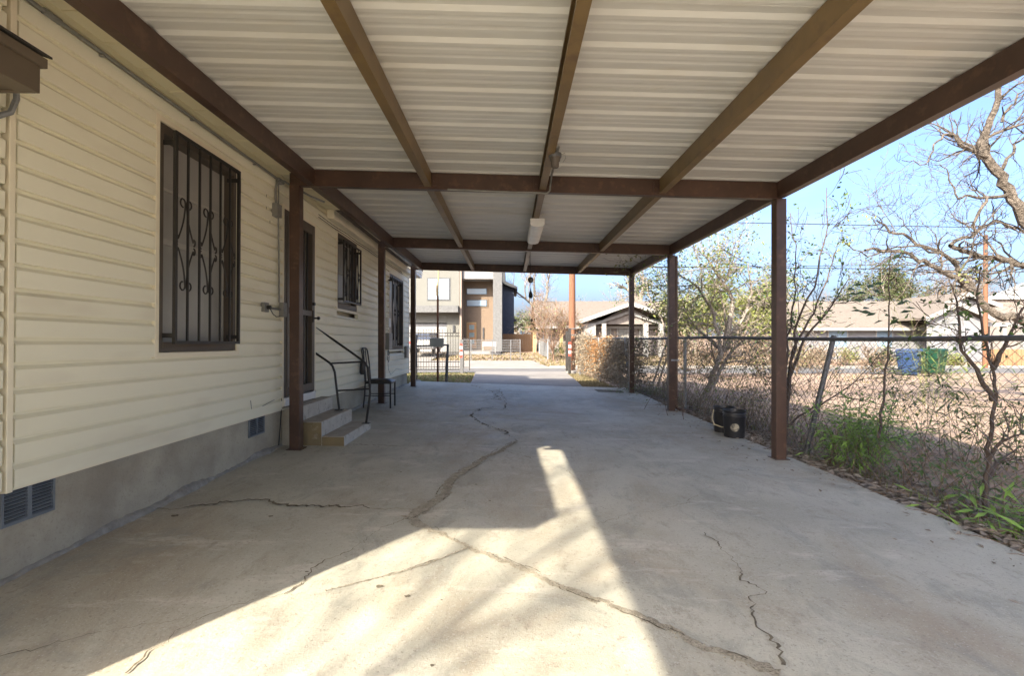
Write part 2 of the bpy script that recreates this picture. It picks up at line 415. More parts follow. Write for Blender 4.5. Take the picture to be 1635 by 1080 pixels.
    def rleaf(self, p, L, w, r, droop=0.0):
        d = Vector((r.gauss(0, 1), r.gauss(0, 1), r.gauss(0, 0.7) - droop))
        if d.length < 1e-3: d = Vector((1, 0, 0))
        u = Vector((r.gauss(0, .6), r.gauss(0, .6), 1))
        self.leaf(p, d, u, L * r.uniform(.7, 1.25), w * r.uniform(.7, 1.25))
    def build(self, name, m, parent=None, smooth=False, bevel=0.0, fix=False):
        me = bpy.data.meshes.new(name)
        me.from_pydata(self.v, [], self.f)
        ms = m if isinstance(m, (list, tuple)) else [m]
        for x in ms: me.materials.append(M[x] if isinstance(x, str) else x)
        if len(ms) > 1: me.polygons.foreach_set('material_index', self.mi)
        if fix:
            bm = bmesh.new(); bm.from_mesh(me)
            bmesh.ops.recalc_face_normals(bm, faces=bm.faces[:]); bm.to_mesh(me); bm.free()
        if smooth:
            me.polygons.foreach_set('use_smooth', [True] * len(me.polygons))
            try: me.set_sharp_from_angle(angle=R(42))
            except Exception: pass
        me.update()
        o = bpy.data.objects.new(name, me)
        COL.objects.link(o)
        if parent is not None: o.parent = parent
        if bevel > 0:
            b = o.modifiers.new('edge', 'BEVEL'); b.width = bevel; b.segments = 2; b.limit_method = 'ANGLE'
            b.harden_normals = False
        return o

def tag(o, label=None, cat=None, group=None, kind=None):
    if label: o['label'] = label
    if cat: o['category'] = cat
    if group: o['group'] = group
    if kind: o['kind'] = kind
    return o
def thing(name, loc, label, cat, group=None, rot=(0, 0, 0)):
    o = bpy.data.objects.new(name, None); COL.objects.link(o)
    o.location = loc; o.rotation_euler = rot; o.empty_display_size = 0.1
    return tag(o, label, cat, group)
def copy_part(o, parent, loc=None):
    c = o.copy(); COL.objects.link(c); c.parent = parent
    if loc is not None: c.location = loc
    return c
def copy_tree(o, parent=None):
    c = o.copy(); COL.objects.link(c); c.parent = parent
    for ch in list(o.children): copy_tree(ch, c)
    return c
def nz(x, y, z=0.0, s=1.0):
    return mnoise.noise(Vector((x * s, y * s, z * s)))

# ================================================================== SETTING
def prof_z(Y):
    P = [(-200, -.2), (13.5, -.17), (22.3, -.30), (23.4, -.42), (27.5, -.44), (28.3, -.36), (38, .12), (60, .3), (160, .5)]
    if Y > 160: return .5
    for (a, za), (b, zb) in zip(P, P[1:]):
        if a <= Y <= b: return za + (zb - za) * (Y - a) / (b - a)
    return -.2
def ground_z(X, Y):
    z = prof_z(Y)
    if 22.0 < Y < 28.2: return z
    return z + 0.025 * nz(X, Y, 3.3, .5)
def axis(lo, hi, fine_lo, fine_hi, fs, growth=1.25):
    a = []
    x = fine_lo
    while x < fine_hi: a.append(x); x += fs
    st = fs
    while x < hi: a.append(x); st *= growth; x += st
    a.append(hi)
    b = []; x = fine_lo - fs; st = fs
    while x > lo: b.append(x); st *= growth; x -= st
    b.append(lo)
    return list(reversed(b)) + a
gx = axis(-900, 900, -6, 26, .6); gy = axis(-300, 1200, -6, 42, .5)
g = MB()
vs = [(x, y, ground_z(x, y)) for y in gy for x in gx]
nx = len(gx)
g.add(vs, [(j * nx + i, j * nx + i + 1, (j + 1) * nx + i + 1, (j + 1) * nx + i) for j in range(len(gy) - 1) for i in range(nx - 1)])
tag(g.build('ground', 'dirt', smooth=True), kind='structure')

# unseen paving added behind and beside the slab to bounce sunlight under the roof
pt = MB(); pt.add([(-14, -16, -.21), (9, -16, -.21), (9, -4.02, -.21), (-14, -4.02, -.21)], [(0, 1, 2, 3)])
pt.add([(-14, -4.02, -.19), (-2.72, -4.02, -.19), (-2.72, .3, -.19), (-14, .3, -.19)], [(0, 1, 2, 3)])
for i_, v_ in enumerate(pt.v): pt.v[i_] = (v_[0], v_[1], v_[2] + .10)
tag(pt.build('bounce_paving', 'concrete'), kind='structure')
# slab under the carport
SX0, SX1, SY0, SY1 = -2.68, 3.22, -4.0, 13.75
def slab_right(Y):
    return 3.22 + 0.02 * math.sin(Y * 1.7) + 0.02 * nz(Y, 1.0, 0, 2.0) + (0.05 if Y < 4 else 0)
s = MB(); ny = 120; nxs = 46
vs = []
for j in range(ny + 1):
    Y = SY0 + (SY1 - SY0) * j / ny
    x1 = slab_right(Y)
    for i in range(nxs + 1):
        X = SX0 + (x1 - SX0) * i / nxs
        vs.append((X, Y, slab_z(X, Y) + 0.004 * nz(X, Y, 0, .7) * (1 if 0 < i < nxs else 0)))
fs = [(j * (nxs + 1) + i, j * (nxs + 1) + i + 1, (j + 1) * (nxs + 1) + i + 1, (j + 1) * (nxs + 1) + i) for j in range(ny) for i in range(nxs)]
s.add(vs, fs)
# edges of the slab
for j in range(ny):
    a = vs[j * (nxs + 1) + nxs]; b = vs[(j + 1) * (nxs + 1) + nxs]
    s.quad((a[0], a[1], a[2] - .2), (b[0], b[1], b[2] - .2), b, a)
for i in range(nxs):
    a = vs[ny * (nxs + 1) + i]; b = vs[ny * (nxs + 1) + i + 1]
    s.quad(a, b, (b[0], b[1], b[2] - .2), (a[0], a[1], a[2] - .2))
    a = vs[i]; b = vs[i + 1]
    s.quad((a[0], a[1], a[2] - .2), (b[0], b[1], b[2] - .2), b, a)
slab = tag(s.build('pavement', 'concrete', smooth=True), kind='structure')

def strip(name, pts, w0, w1, material, seed=0, dz=.006, rag=.5, step=.03, parent=slab, raised=False, jag=0.0):
    """an irregular band along a path on the slab: a crack or its mortar"""
    rr = random.Random(seed)
    P = []
    for a, b in zip(pts, pts[1:]):
        n = max(1, int((b - a).length / step))
        for k in range(n): P.append(a.lerp(b, k / n))
    P.append(pts[-1])
    mb = MB(); rows = []
    off = 0; pl_, pr_w = 1.0, 1.0
    for i, p in enumerate(P):
        d = (P[min(i + 1, len(P) - 1)] - P[max(i - 1, 0)]); d.z = 0
        d.normalize(); sd = Vector((-d.y, d.x, 0))
        t = i / (len(P) - 1)
        w = w0 + (w1 - w0) * t
        off = off * .8 + rr.gauss(0, 1) * (min(w, .02) * rag * .8 + jag * .6)
        if jag: w *= max(.12, .75 + 1.1 * nz(i * step * 2.2, seed * 3.7, 0, 1.6))
        pl_ = 1 + (pl_ - 1) * .55 + rr.gauss(0, 1) * rag * .75; pr_w = 1 + (pr_w - 1) * .55 + rr.gauss(0, 1) * rag * .75
        wl = max(.0012, w * max(.15, min(2, pl_))) / 2; wr = max(.0012, w * max(.15, min(2, pr_w))) / 2
        c = p + sd * off
        h = (.006 + rr.uniform(0, .006)) if raised else 0
        l = c + sd * wl; r_ = c - sd * wr
        rows.append([(l.x, l.y, slab_z(l.x, l.y) + dz), (c.x, c.y, slab_z(c.x, c.y) + dz + h), (r_.x, r_.y, slab_z(r_.x, r_.y) + dz)])
    vs = [q for row in rows for q in row]
    fs = []
    for i in range(len(rows) - 1):
        for k in range(2):
            fs.append((i * 3 + k + 1, i * 3 + k, i * 3 + 3 + k, i * 3 + 4 + k))
    mb.add(vs, fs)
    return mb.build(name, material, parent)
def SP(*pp): return [S(x, y) for x, y in pp]
crack_n = 0
def crack(pp, w0, w1, m='crack', **k):
    global crack_n
    crack_n += 1
    pts_ = SP(*pp); r_ = random.Random(crack_n)
    if m == 'mortar':
        # flush ragged mortar, loose crumbs on it, broken dark gaps along its edges
        o_ = strip('crack', pts_, w0, w1, m, seed=crack_n, rag=.42, dz=.004, step=.02)
        cm = MB(); L_ = 0
        for a_, b_ in zip(pts_, pts_[1:]):
            seg = (b_ - a_).length; d_ = (b_ - a_).normalized(); q_ = Vector((-d_.y, d_.x, 0))
            for _ in range(int(seg * 110)):
                t_ = r_.random(); p_ = a_.lerp(b_, t_) + q_ * r_.gauss(0, .28) * w0; z_ = r_.uniform(.003, .009); z2 = r_.uniform(.003, .008)
                h_ = slab_z(p_.x, p_.y) + .003; an = r_.uniform(0, 1.5)
                vs_ = [(p_.x + z_ * math.cos(an + 1.57 * k), p_.y + z_ * math.sin(an + 1.57 * k), h_) for k in range(4)] + [(p_.x + r_.gauss(0, .002), p_.y, h_ + z2)]
                cm.add(vs_, [(0, 1, 4), (1, 2, 4), (2, 3, 4), (3, 0, 4)])
            k_ = 0.0
            while k_ < 1:
                l_ = r_.uniform(.06, .3) / max(seg, .1)
                if r_.random() < .5:
                    sd_ = q_ * r_.choice((-1, 1)) * w0 * .42
                    strip('crack', [a_.lerp(b_, k_) + sd_, a_.lerp(b_, min(1, k_ + l_ * .5)) + sd_ * 1.15, a_.lerp(b_, min(1, k_ + l_)) + sd_ * .9], .007, .003, 'crack', seed=crack_n * 31 + int(k_ * 100), dz=.0055, rag=.8, step=.015)
                k_ += l_
        c_ = cm.build('crumbs', 'mortar', slab); c_['kind'] = 'stuff'
        return o_
    k.setdefault('rag', .75)
    k.setdefault('step', .018)
    k['jag'] = .010
    return strip('crack', pts_, w0 * .85, w1 * .85, m, seed=crack_n, **k)
# the wide mortar-filled crack and its branches (photo pixels on the slab)
crack([(652, 828), (700, 800), (716, 772), (742, 752), (790, 725), (823, 706)], .10, .035, 'mortar')
crack([(652, 828), (672, 838), (694, 850)], .10, .05, 'mortar')
crack([(694, 850), (745, 872), (800, 893), (860, 918), (905, 943), (960, 962), (1030, 990)], .035, .045, 'mortar')
crack([(1030, 990), (1090, 1020), (1160, 1048), (1245, 1079)], .045, .05, 'mortar')
crack([(823, 706), (806, 688), (778, 682), (752, 663), (770, 652), (806, 655), (806, 638), (797, 622)], .03, .012, rag=.4)
crack([(652, 828), (612, 846), (570, 873), (520, 902), (452, 951)], .010, .006)
crack([(452, 951), (370, 969), (318, 987), (270, 1020), (212, 1078)], .006, .009)
crack([(745, 876), (700, 895), (640, 915), (600, 925), (520, 945)], .012, .004, 'mortar')
crack([(245, 815), (300, 811), (360, 803), (425, 800), (470, 808), (590, 813)], .060, .020, 'crack', rag=.45)
crack([(590, 813), (660, 815)], .006, .003)
crack([(565, 710), (610, 713), (670, 715)], .018, .006)
crack([(1128, 852), (1140, 872), (1168, 902), (1180, 923), (1212, 946), (1203, 975), (1212, 1000), (1240, 1030), (1256, 1066)], .006, .014)
crack([(812, 722), (850, 734)], .010, .006)
crack([(905, 752), (918, 764), (930, 771)], .008, .004)
crack([(952, 838), (1000, 822), (1050, 817), (1095, 805), (1122, 785)], .003, .003)
crack([(0, 1050), (120, 1022), (240, 1000), (370, 968)], .007, .003)
crack([(755, 616), (790, 628), (800, 640)], .03, .02)
crack([(757, 643), (790, 637), (798, 621)], .012, .02)
crack([(560, 658), (660, 658), (760, 657)], .010, .008, rag=.15)
crack([(905, 655), (990, 654), (1070, 657)], .006, .006, rag=.15)
crack([(870, 650), (900, 662), (930, 664)], .006, .003)
# scattered dark spots / leaves
lf = MB(); r5 = random.Random(5)
def flat_leaf(mb, X, Y, L, r, z=None):
    a = r.uniform(0, 6.28); z = slab_z(X, Y) if z is None else z
    d = Vector((math.cos(a), math.sin(a), r.uniform(-.05, .2))); u = Vector((r.gauss(0, .35), r.gauss(0, .35), 1))
    mb.leaf(Vector((X, Y, z + .012)), d, u, L, L * r.uniform(.4, .6))
for (px, py) in ((1284, 745), (1290, 746), (1318, 760), (1375, 780), (1310, 783), (1445, 818), (1490, 852), (1240, 733), (1190, 690), (1160, 688), (1120, 668), (1098, 672),
                 (1095, 668), (1102, 676), (1110, 682), (1063, 655), (1150, 707), (1188, 714), (1220, 735), (1300, 756), (1312, 758), (1440, 820), (1535, 853),
                 (1533, 856), (1560, 870), (1376, 781), (1345, 755)):
    p = S(px + r5.uniform(-2, 2), py + r5.uniform(-1, 1))
    flat_leaf(lf, p.x, p.y, r5.uniform(.04, .07), r5)
for _ in range(130):
    Y = r5.uniform(1.8, 13); X = slab_right(Y) - abs(r5.gauss(0, .35)) - .02
    flat_leaf(lf, X, Y, r5.uniform(.025, .055), r5)
for _ in range(25):
    Y = r5.uniform(2, 13); X = r5.uniform(-2.4, 2.6)
    flat_leaf(lf, X, Y, r5.uniform(.012, .03), r5)
tag(lf.build('fallen_leaves', 'litter'), 'dry curled leaves scattered on the concrete along its right edge', 'leaves', kind='stuff')
# oil spots on the slab: flat dark blots
for i, (px, py, w) in enumerate(((606, 938, .035), (651, 954, .03), (490, 915, .02), (280, 825, .05), (705, 960, .012), (432, 826, .03), (760, 775, .02), (640, 755, .025), (690, 1065, .02))):
    p = S(px, py); bl = MB(); rr = random.Random(i)
    n = 12
    ring = [(p.x + w * .55 * rr.uniform(.6, 1.25) * math.cos(6.283 * k / n), p.y + w * .45 * rr.uniform(.6, 1.25) * math.sin(6.283 * k / n)) for k in range(n)]
    bl.add([(x, y, slab_z(x, y) + .005) for x, y in ring], [tuple(range(n))])
    bl.build('stain', 'crack', slab)
# soil pocket in the far right of the slab
sp = MB()
P4 = SP((948, 622), (990, 624), (997, 628), (955, 626.5))
sp.add([(p.x, p.y, p.z + .004) for p in P4], [(3, 2, 1, 0)])
sp.build('soil_pocket', 'crack', slab)

# driveway beyond the slab
def drive_z(Y): return -.055 - .02 * (Y - 13.75)
dv = MB()
n = 24
rows = []
for j in range(n + 1):
    Y = 13.76 + (22.2 - 13.76) * j / n
    t = j / n
    rows.append(((-1.10 - .42 * t, Y), (2.02 + .45 * t, Y)))
def dz_(x, Y): return drive_z(Y) + max(0, (1 - (Y - 13.75) / 2.0)) * (slab_z(x, 13.75) + .055)
for (a, b), (c, d) in zip(rows, rows[1:]):
    mx = [0, .25, .5, .75, 1]
    for u, v in zip(mx, mx[1:]):
        q = []
        for (p0, p1), tt in (((a, b), u), ((a, b), v), ((c, d), v), ((c, d), u)):
            x = p0[0] + (p1[0] - p0[0]) * tt
            q.append((x, p0[1], dz_(x, p0[1])))
        dv.quad(*q)
for k in (0, 1):
    for r0, r1 in zip(rows, rows[1:]):
        a = r0[k]; b = r1[k]
        q = [(a[0], a[1], dz_(*a)), (b[0], b[1], dz_(*b)), (b[0], b[1], dz_(*b) - .2), (a[0], a[1], dz_(*a) - .2)]
        dv.quad(*(q if k else q[::-1]))
a, b = rows[-1]
dv.quad((a[0], a[1], dz_(*a) - .25), (b[0], b[1], dz_(*b) - .25), (b[0], b[1], dz_(*b)), (a[0], a[1], dz_(*a)))
drive = tag(dv.build('driveway', 'drive'), kind='structure')
# joints of the driveway with weeds
for k, Y in enumerate((15.5, 18.9)):
    j = MB(); rr = random.Random(k)
    xs = [-1.1 + 3.2 * i / 30 for i in range(31)]
    for u, v in zip(xs, xs[1:]):
        w = .025 * rr.uniform(.3, 1.4)
        j.quad((u, Y - w, dz_(u, Y) + .004), (v, Y - w, dz_(v, Y) + .004), (v, Y + w, dz_(v, Y) + .004), (u, Y + w, dz_(u, Y) + .004))
    j.build('joint', 'crack', drive)

rd = MB(); rd.add([(-200, 22.9, -.36), (200, 22.9, -.36), (200, 27.4, -.39), (-200, 27.4, -.39)], [(0, 1, 2, 3)])
tag(rd.build('road', 'asphalt'), kind='structure')
kb = MB(); kb.box((-200, 27.41, -.55), (-9.5, 27.56, -.26)); kb.box((2.2, 27.41, -.55), (200, 27.56, -.26)); kb.box((-9.5, 27.41, -.55), (2.2, 27.56, -.345))
tag(kb.build('kerb', 'drive', bevel=.02), kind='structure')
ap = MB(); ap.add([(-9.5, 27.57, -.345), (2.2, 27.57, -.345), (1.4, 31.0, -.13), (-9.5, 31.0, -.13)], [(0, 1, 2, 3)])
ap.add([(-9.5, 31.0, -.13), (-5.0, 31.0, -.13), (-5.0, 37.3, .17), (-9.5, 37.3, .17)], [(0, 1, 2, 3)])
tag(ap.build('far_driveway', 'drive'), kind='structure')

# ================================================================== CARPORT
carport = thing('carport', (0, 0, 0), 'open carport of brown steel posts and beams under white ribbed metal roofing', 'carport')
YB = (5.61, 9.35, 12.4); YBACK = -2.7
XL, XR = -2.42, 3.05
def roof_z(X): return 3.165 - 0.0274 * (X + 2.42)         # underside of the sheets
def low_z(X): return roof_z(X) - 0.185                     # underside of the beams
PW = .115
for Y in YB + (YBACK,):
    for X in (XL, XR):
        p = MB(); z0 = slab_z(X, Y) - .01
        p.box((X - PW / 2, Y - PW / 2, z0), (X + PW / 2, Y + PW / 2, low_z(X) - .003))
        po = p.build('post', 'brown', carport, bevel=.006)
        bp = MB(); zb = slab_z(X, Y)
        bp.box((X - .085, Y - .085, zb - .02), (X + .085, Y + .085, zb + .006))
        if Y > 0: bp.build('base_plate', 'brown', po)
def cbeam(mb, p, q, h=.185, w=.065, lip=.022, t=.004, flip=1):
    """C section between two top-line points; the open side faces flip*side"""
    p = Vector(p); q = Vector(q); d = (q - p).normalized(); s = d.cross(Vector((0, 0, 1))).normalized() * flip
    u = Vector((0, 0, 1))
    prof = [(0, 0), (w, 0), (w, -lip), (w - t, -lip), (w - t, -t), (t, -t), (t, -h + t), (w - t, -h + t), (w - t, -h + lip), (w, -h + lip), (w, -h), (0, -h)]
    a = [p + s * (x - w / 2) + u * z for x, z in prof]; b = [q + s * (x - w / 2) + u * z for x, z in prof]
    n = len(prof)
    quads = [(0, 1, 4, 5), (1, 2, 3, 4), (0, 5, 6, 11), (6, 7, 10, 11), (7, 8, 9, 10)]
    fs = [tuple(f) for f in quads] + [tuple(i + n for i in reversed(f)) for f in quads]
    for i in range(n):
        j = (i + 1) % n
        fs.append((i, j, j + n, i + n))
    mb.add(a + b, fs)
EPS = .002
for Y in YB + (1.75, YBACK):
    b = MB()
    cbeam(b, (XL - .06, Y, roof_z(XL - .06) - EPS), (XR + .02, Y, roof_z(XR + .02) - EPS), flip=-1, w=.075)
    b.build('cross_beam', 'brown', carport, fix=True)
XRAF = (-.92, .37, 1.72)
bays = [(YBACK, 1.75), (1.75, YB[0]), (YB[0], YB[1]), (YB[1], YB[2])]
for (y0, y1) in bays:
    for X in XRAF:
        b = MB(); z = roof_z(X) - EPS * 2
        cbeam(b, (X, y0 + .045, z), (X, y1 - .045, z), h=.16, w=.075, flip=-1 if X < 1 else 1)
        b.build('rafter', 'brown2', carport, fix=True)
    for X, m in ((-2.235, 'brown'), (3.045, 'brown')):
        b = MB(); z = roof_z(X) - EPS * 2
        cbeam(b, (X, y0 + .045, z), (X, y1 - .045, z), h=.178, w=.08, flip=1 if X > 0 else -1)
        b.build('edge_beam', m, carport, fix=True)
for Y in YB:                                                   # welded clips where the rafters meet the cross beams
    for X in XRAF:
        b = MB(); z = low_z(X)
        b.box((X - .10, Y - .052, z + .035), (X - .0385, Y - .0385, z + .15)); b.box((X + .0385, Y - .052, z + .035), (X + .10, Y - .0385, z + .15))
        for sx in (-.07, .07): b.tube([(X + sx, Y - .06, z + .09), (X + sx, Y - .052, z + .09)], .012, 6)
        o = b.build('clip_plate', 'brown', carport); o['kind'] = 'stuff'
# ribbed roof sheets: ribs run across the carport
def sheet_profile(y0, n=3, pitch=.3048):
    """underside line of one sheet: (y, z) points; z = 0 on the pan"""
    P = []
    for k in range(n):
        c = y0 + pitch * k
        P += [(c - .055, 0), (c - .026, .019), (c + .026, .019), (c + .055, 0)]
        for d in (.108, .196):
            P += [(c + d - .022, 0), (c + d - .008, .003), (c + d + .008, .003), (c + d + .022, 0)]
    return P
PITCH = .3048
RX0, RX1 = -2.40, 3.17
y = YBACK - .06; k = 0
RIB0 = 2.75 - PITCH * 18
while True:
    c0 = RIB0 + k * 3 * PITCH
    if c0 > 12.3: break
    P = [q for q in sheet_profile(c0) if q[0] <= 12.47]
    P = [(c0 - .063, -.002)] + P[1:]
    endy = min(c0 + 3 * PITCH - .054, 12.47)
    P.append((endy, 0))
    sh = MB(); n = len(P)
    r = random.Random(k)
    tilt = r.uniform(-.002, .002)
    vs = []
    for (X) in (RX0, RX1):
        vs += [(X, yy, roof_z(X) + zz + tilt + .001) for yy, zz in P]
        vs += [(X, yy, roof_z(X) + zz + tilt + .003) for yy, zz in P]
    fs = []
    for i in range(n - 1):
        fs.append((i, i + 1, 2 * n + i + 1, 2 * n + i))
        fs.append((n + i + 1, n + i, 3 * n + i, 3 * n + i + 1))
        fs.append((i + 1, i, n + i, n + i + 1)); fs.append((2 * n + i, 2 * n + i + 1, 3 * n + i + 1, 3 * n + i))
    fs.append((0, 2 * n, 3 * n, n)); fs.append((n - 1, 2 * n - 1, 4 * n - 1, 3 * n - 1))
    sh.add(vs, fs)
    sh.build('roof_panel', 'sheet', carport)
    k += 1
# white edge trim outside the right beam, and the drain pipe on the second right post
t = MB(); t.hexa([Vector(p) for p in ((3.10, YBACK, 2.865), (3.118, YBACK, 2.865), (3.118, 12.46, 2.865), (3.10, 12.46, 2.865),
                                      (3.10, YBACK, 3.005), (3.118, YBACK, 3.005), (3.118, 12.46, 3.005), (3.10, 12.46, 3.005))])
t.build('gutter', 'white', carport)
dp = MB(); px_ = XR + PW / 2 + .035
dp.tube([(px_, YB[1], low_z(XR) - .02), (px_, YB[1], .02), (px_ + .02, YB[1], -.06), (px_ + .10, YB[1] - .03, -.10), (px_ + .32, YB[1] - .1, -.115)], .032, 8)
dpo = dp.build('downspout', 'brown', carport, smooth=True)
st = MB(); st.box((XR - .02, YB[1] - PW / 2 - .006, .83), (px_ + .04, YB[1] - PW / 2 - .001, .86)); st.build('strap', 'grey_metal', dpo)

# ================================================================== NEAR HOUSE (local frame: x out of the wall, y along it, z up)
HY0 = 5.6
house = thing('yellow_house', (-2.64, HY0, 0), 'cream vinyl sided single storey house along the left of the carport', 'house', rot=(-.0101, 0, .0076))
def HY(px): return 2051.6 / (808 - px) - HY0
def HZ(px, py):
    Y = 2051.6 / (808 - px)
    return EYE + (CY - py) / F * Y + .0101 * (Y - HY0)
ZB, PC, NCRS = .438, .1315, 20
HEND = 13.05 - HY0; HSTART = .54 - HY0
CORN = 2.555 - HY0
w1 = (3.657 - HY0, 4.706 - HY0, 1.13, 2.855)
w2 = (7.54 - HY0, 8.52 - HY0, 1.74, 2.90)
w3 = (10.9 - HY0, 12.36 - HY0, 1.06, 2.757)
door = (5.72 - HY0, 6.63 - HY0, .46, 2.765)
holes = [w1, w2, w3, door]
def siding_profile(z0, t=.024, h=PC):
    # from the butt edge z0 up: flat face, slope back (cove), land under the next butt edge
    return [(-.03, z0), (t - .001, z0 - .001), (t, z0 + .001), (t + .002, z0 + .091), (.002, z0 + .112), (-.001, z0 + h + .004), (-.03, z0 + h + .004)]
joints = {}
rs = random.Random(21)
for k in range(NCRS):
    z0 = ZB + k * PC
    segs = [(HSTART + .03, CORN - .035), (CORN + .03, HEND)]
    if z0 > 2.42:
        segs = [(CORN - .9, CORN - .035), (CORN + .03, HEND)]
    for hh in holes:
        if z0 + PC > hh[2] + .01 and z0 < hh[3] - .01:
            new = []
            for a, b in segs:
                l, r_ = hh[0] - .045, hh[1] + .045
                if r_ <= a or l >= b: new.append((a, b)); continue
                if l > a: new.append((a, l))
                if r_ < b: new.append((r_, b))
            segs = new
    out = []
    for a, b in segs:                     # panels are about 3.7 m long: lap them
        while b - a > 3.9:
            c = a + rs.uniform(2.4, 3.6); out.append((a, c)); a = c + .004
        out.append((a, b))
    for a, b in out:
        if b - a < .02: continue
        mb = MB(); mb.extrude_y(siding_profile(z0), a, b)
        mb.build('siding_plank', 'siding', house, fix=True)
for hh in holes:
    zt = hh[3] + .045; k = math.ceil((hh[3] + .001 - ZB) / PC); zn = ZB + k * PC
    if zn - zt > .004:
        mb = MB(); mb.box((-.03, hh[0] - .044, zt + .0005), (.004, hh[1] + .044, zn + .004)); mb.build('siding_plank', 'siding', house)
# sheathing behind the planks, with openings left for windows (kept behind the frames)
core = MB(); core.box((-.30, CORN - 1.0, .30), (-.14, HEND + .05, 3.14)); core.box((-.30, HSTART, .30), (-.14, CORN - 1.0, 2.42))
core.box((-.14, HEND, .40), (.012, HEND + .07, 3.1))
core.box((-5.5, HSTART, .0), (-.30, HSTART + .12, 2.45))
core.box((-5.5, HEND + .0, .0), (-.30, HEND + .07, 3.1))
core.build('wall_core', 'siding', house)
# foundation
fd = MB(); fd.box((-.3, HSTART, -.3), (-.026, HEND + .05, ZB - .003))
fdo = fd.build('foundation', 'foundation', house, bevel=.01)
# rough grout fillet where the slab meets it
gt = MB(); rr = random.Random(3)
vs = []; yy = HSTART
N = 0
while yy < HEND:
    hgt = .012 + .085 * max(0, nz(yy, 0, 5, 1.6) + .12) + rr.uniform(0, .014)
    dep = .016 + .06 * max(0, nz(yy, 4, 1, 2.2) + .2) + rr.uniform(0, .014)
    X = -2.66; zb = slab_z(X, yy + HY0) + .0101 * yy
    vs += [(-.024, yy, zb + hgt), (-.024 + dep * .55, yy, zb + hgt * .72), (-.024 + dep, yy, zb - .006)]
    yy += .045; N += 1
gt.add(vs, [(i * 3 + c, i * 3 + 3 + c, i * 3 + 4 + c, i * 3 + 1 + c) for i in range(N - 1) for c in range(2)])
gt.build('grout', 'grout', fdo, fix=True)
def foundation_vent(pxa, pya, pxb, pyb):
    ya, yb = HY(pxa), HY(pxb)
    za = ZB - .012; zb = za - .195
    v = MB()
    fr = .014
    v.box((-.0255, ya, zb), (-.012, ya + fr, za)); v.box((-.0255, yb - fr, zb), (-.012, yb, za))
    v.box((-.0255, ya + fr, za - fr), (-.012, yb - fr, za)); v.box((-.0255, ya + fr, zb), (-.012, yb - fr, zb + fr))
    mid = (ya + yb) / 2
    v.box((-.0255, mid - .012, zb + fr), (-.011, mid + .012, za - fr))
    o = v.build('foundation_vent', 'vent', house)
    sl = MB(); n = 9
    for k in range(n):
        z = zb + fr + (za - zb - 2 * fr) * (k + .5) / n
        for (a, b) in ((ya + fr, mid - .012), (mid + .012, yb - fr)):
            sl.hexa([Vector(p) for p in ((-.0255, a, z - .001), (-.013, a, z - .009), (-.013, b, z - .009), (-.0255, b, z - .001),
                                         (-.0255, a, z + .002), (-.013, a, z - .006), (-.013, b, z - .006), (-.0255, b, z + .002))])
    so = sl.build('vent_slat', 'vent', o); so['kind'] = 'stuff'
    bk = MB(); bk.quad((-.0245, ya, zb), (-.0245, yb, zb), (-.0245, yb, za), (-.0245, ya, za)); bk.build('screen', 'dark', o)  # near-black sheet standing for the unlit hollow behind the slats
foundation_vent(5, 0, 91, 0)
foundation_vent(400, 0, 424.5, 0)
# corner trims and channels
def trim(y0, y1, z0, z1, x0=-.02, x1=.026, name='trim', m='trim'):
    mb = MB(); mb.box((x0, y0, z0), (x1, y1, z1)); return mb.build(name, m, house, bevel=.003)
trim(CORN - .014, CORN + .02, ZB - .02, 3.11, name='corner_post')
trim(HEND - .0, HEND + .075, ZB - .02, 3.11, x1=.028, name='corner_post')
trim(HSTART - .03, HSTART + .03, ZB - .02, 2.40, name='corner_post')
st_ = MB(); st_.box((-.02, CORN + .03, ZB - .014), (.018, HEND, ZB - .001)); st_.build('starter_strip', 'trim', house)
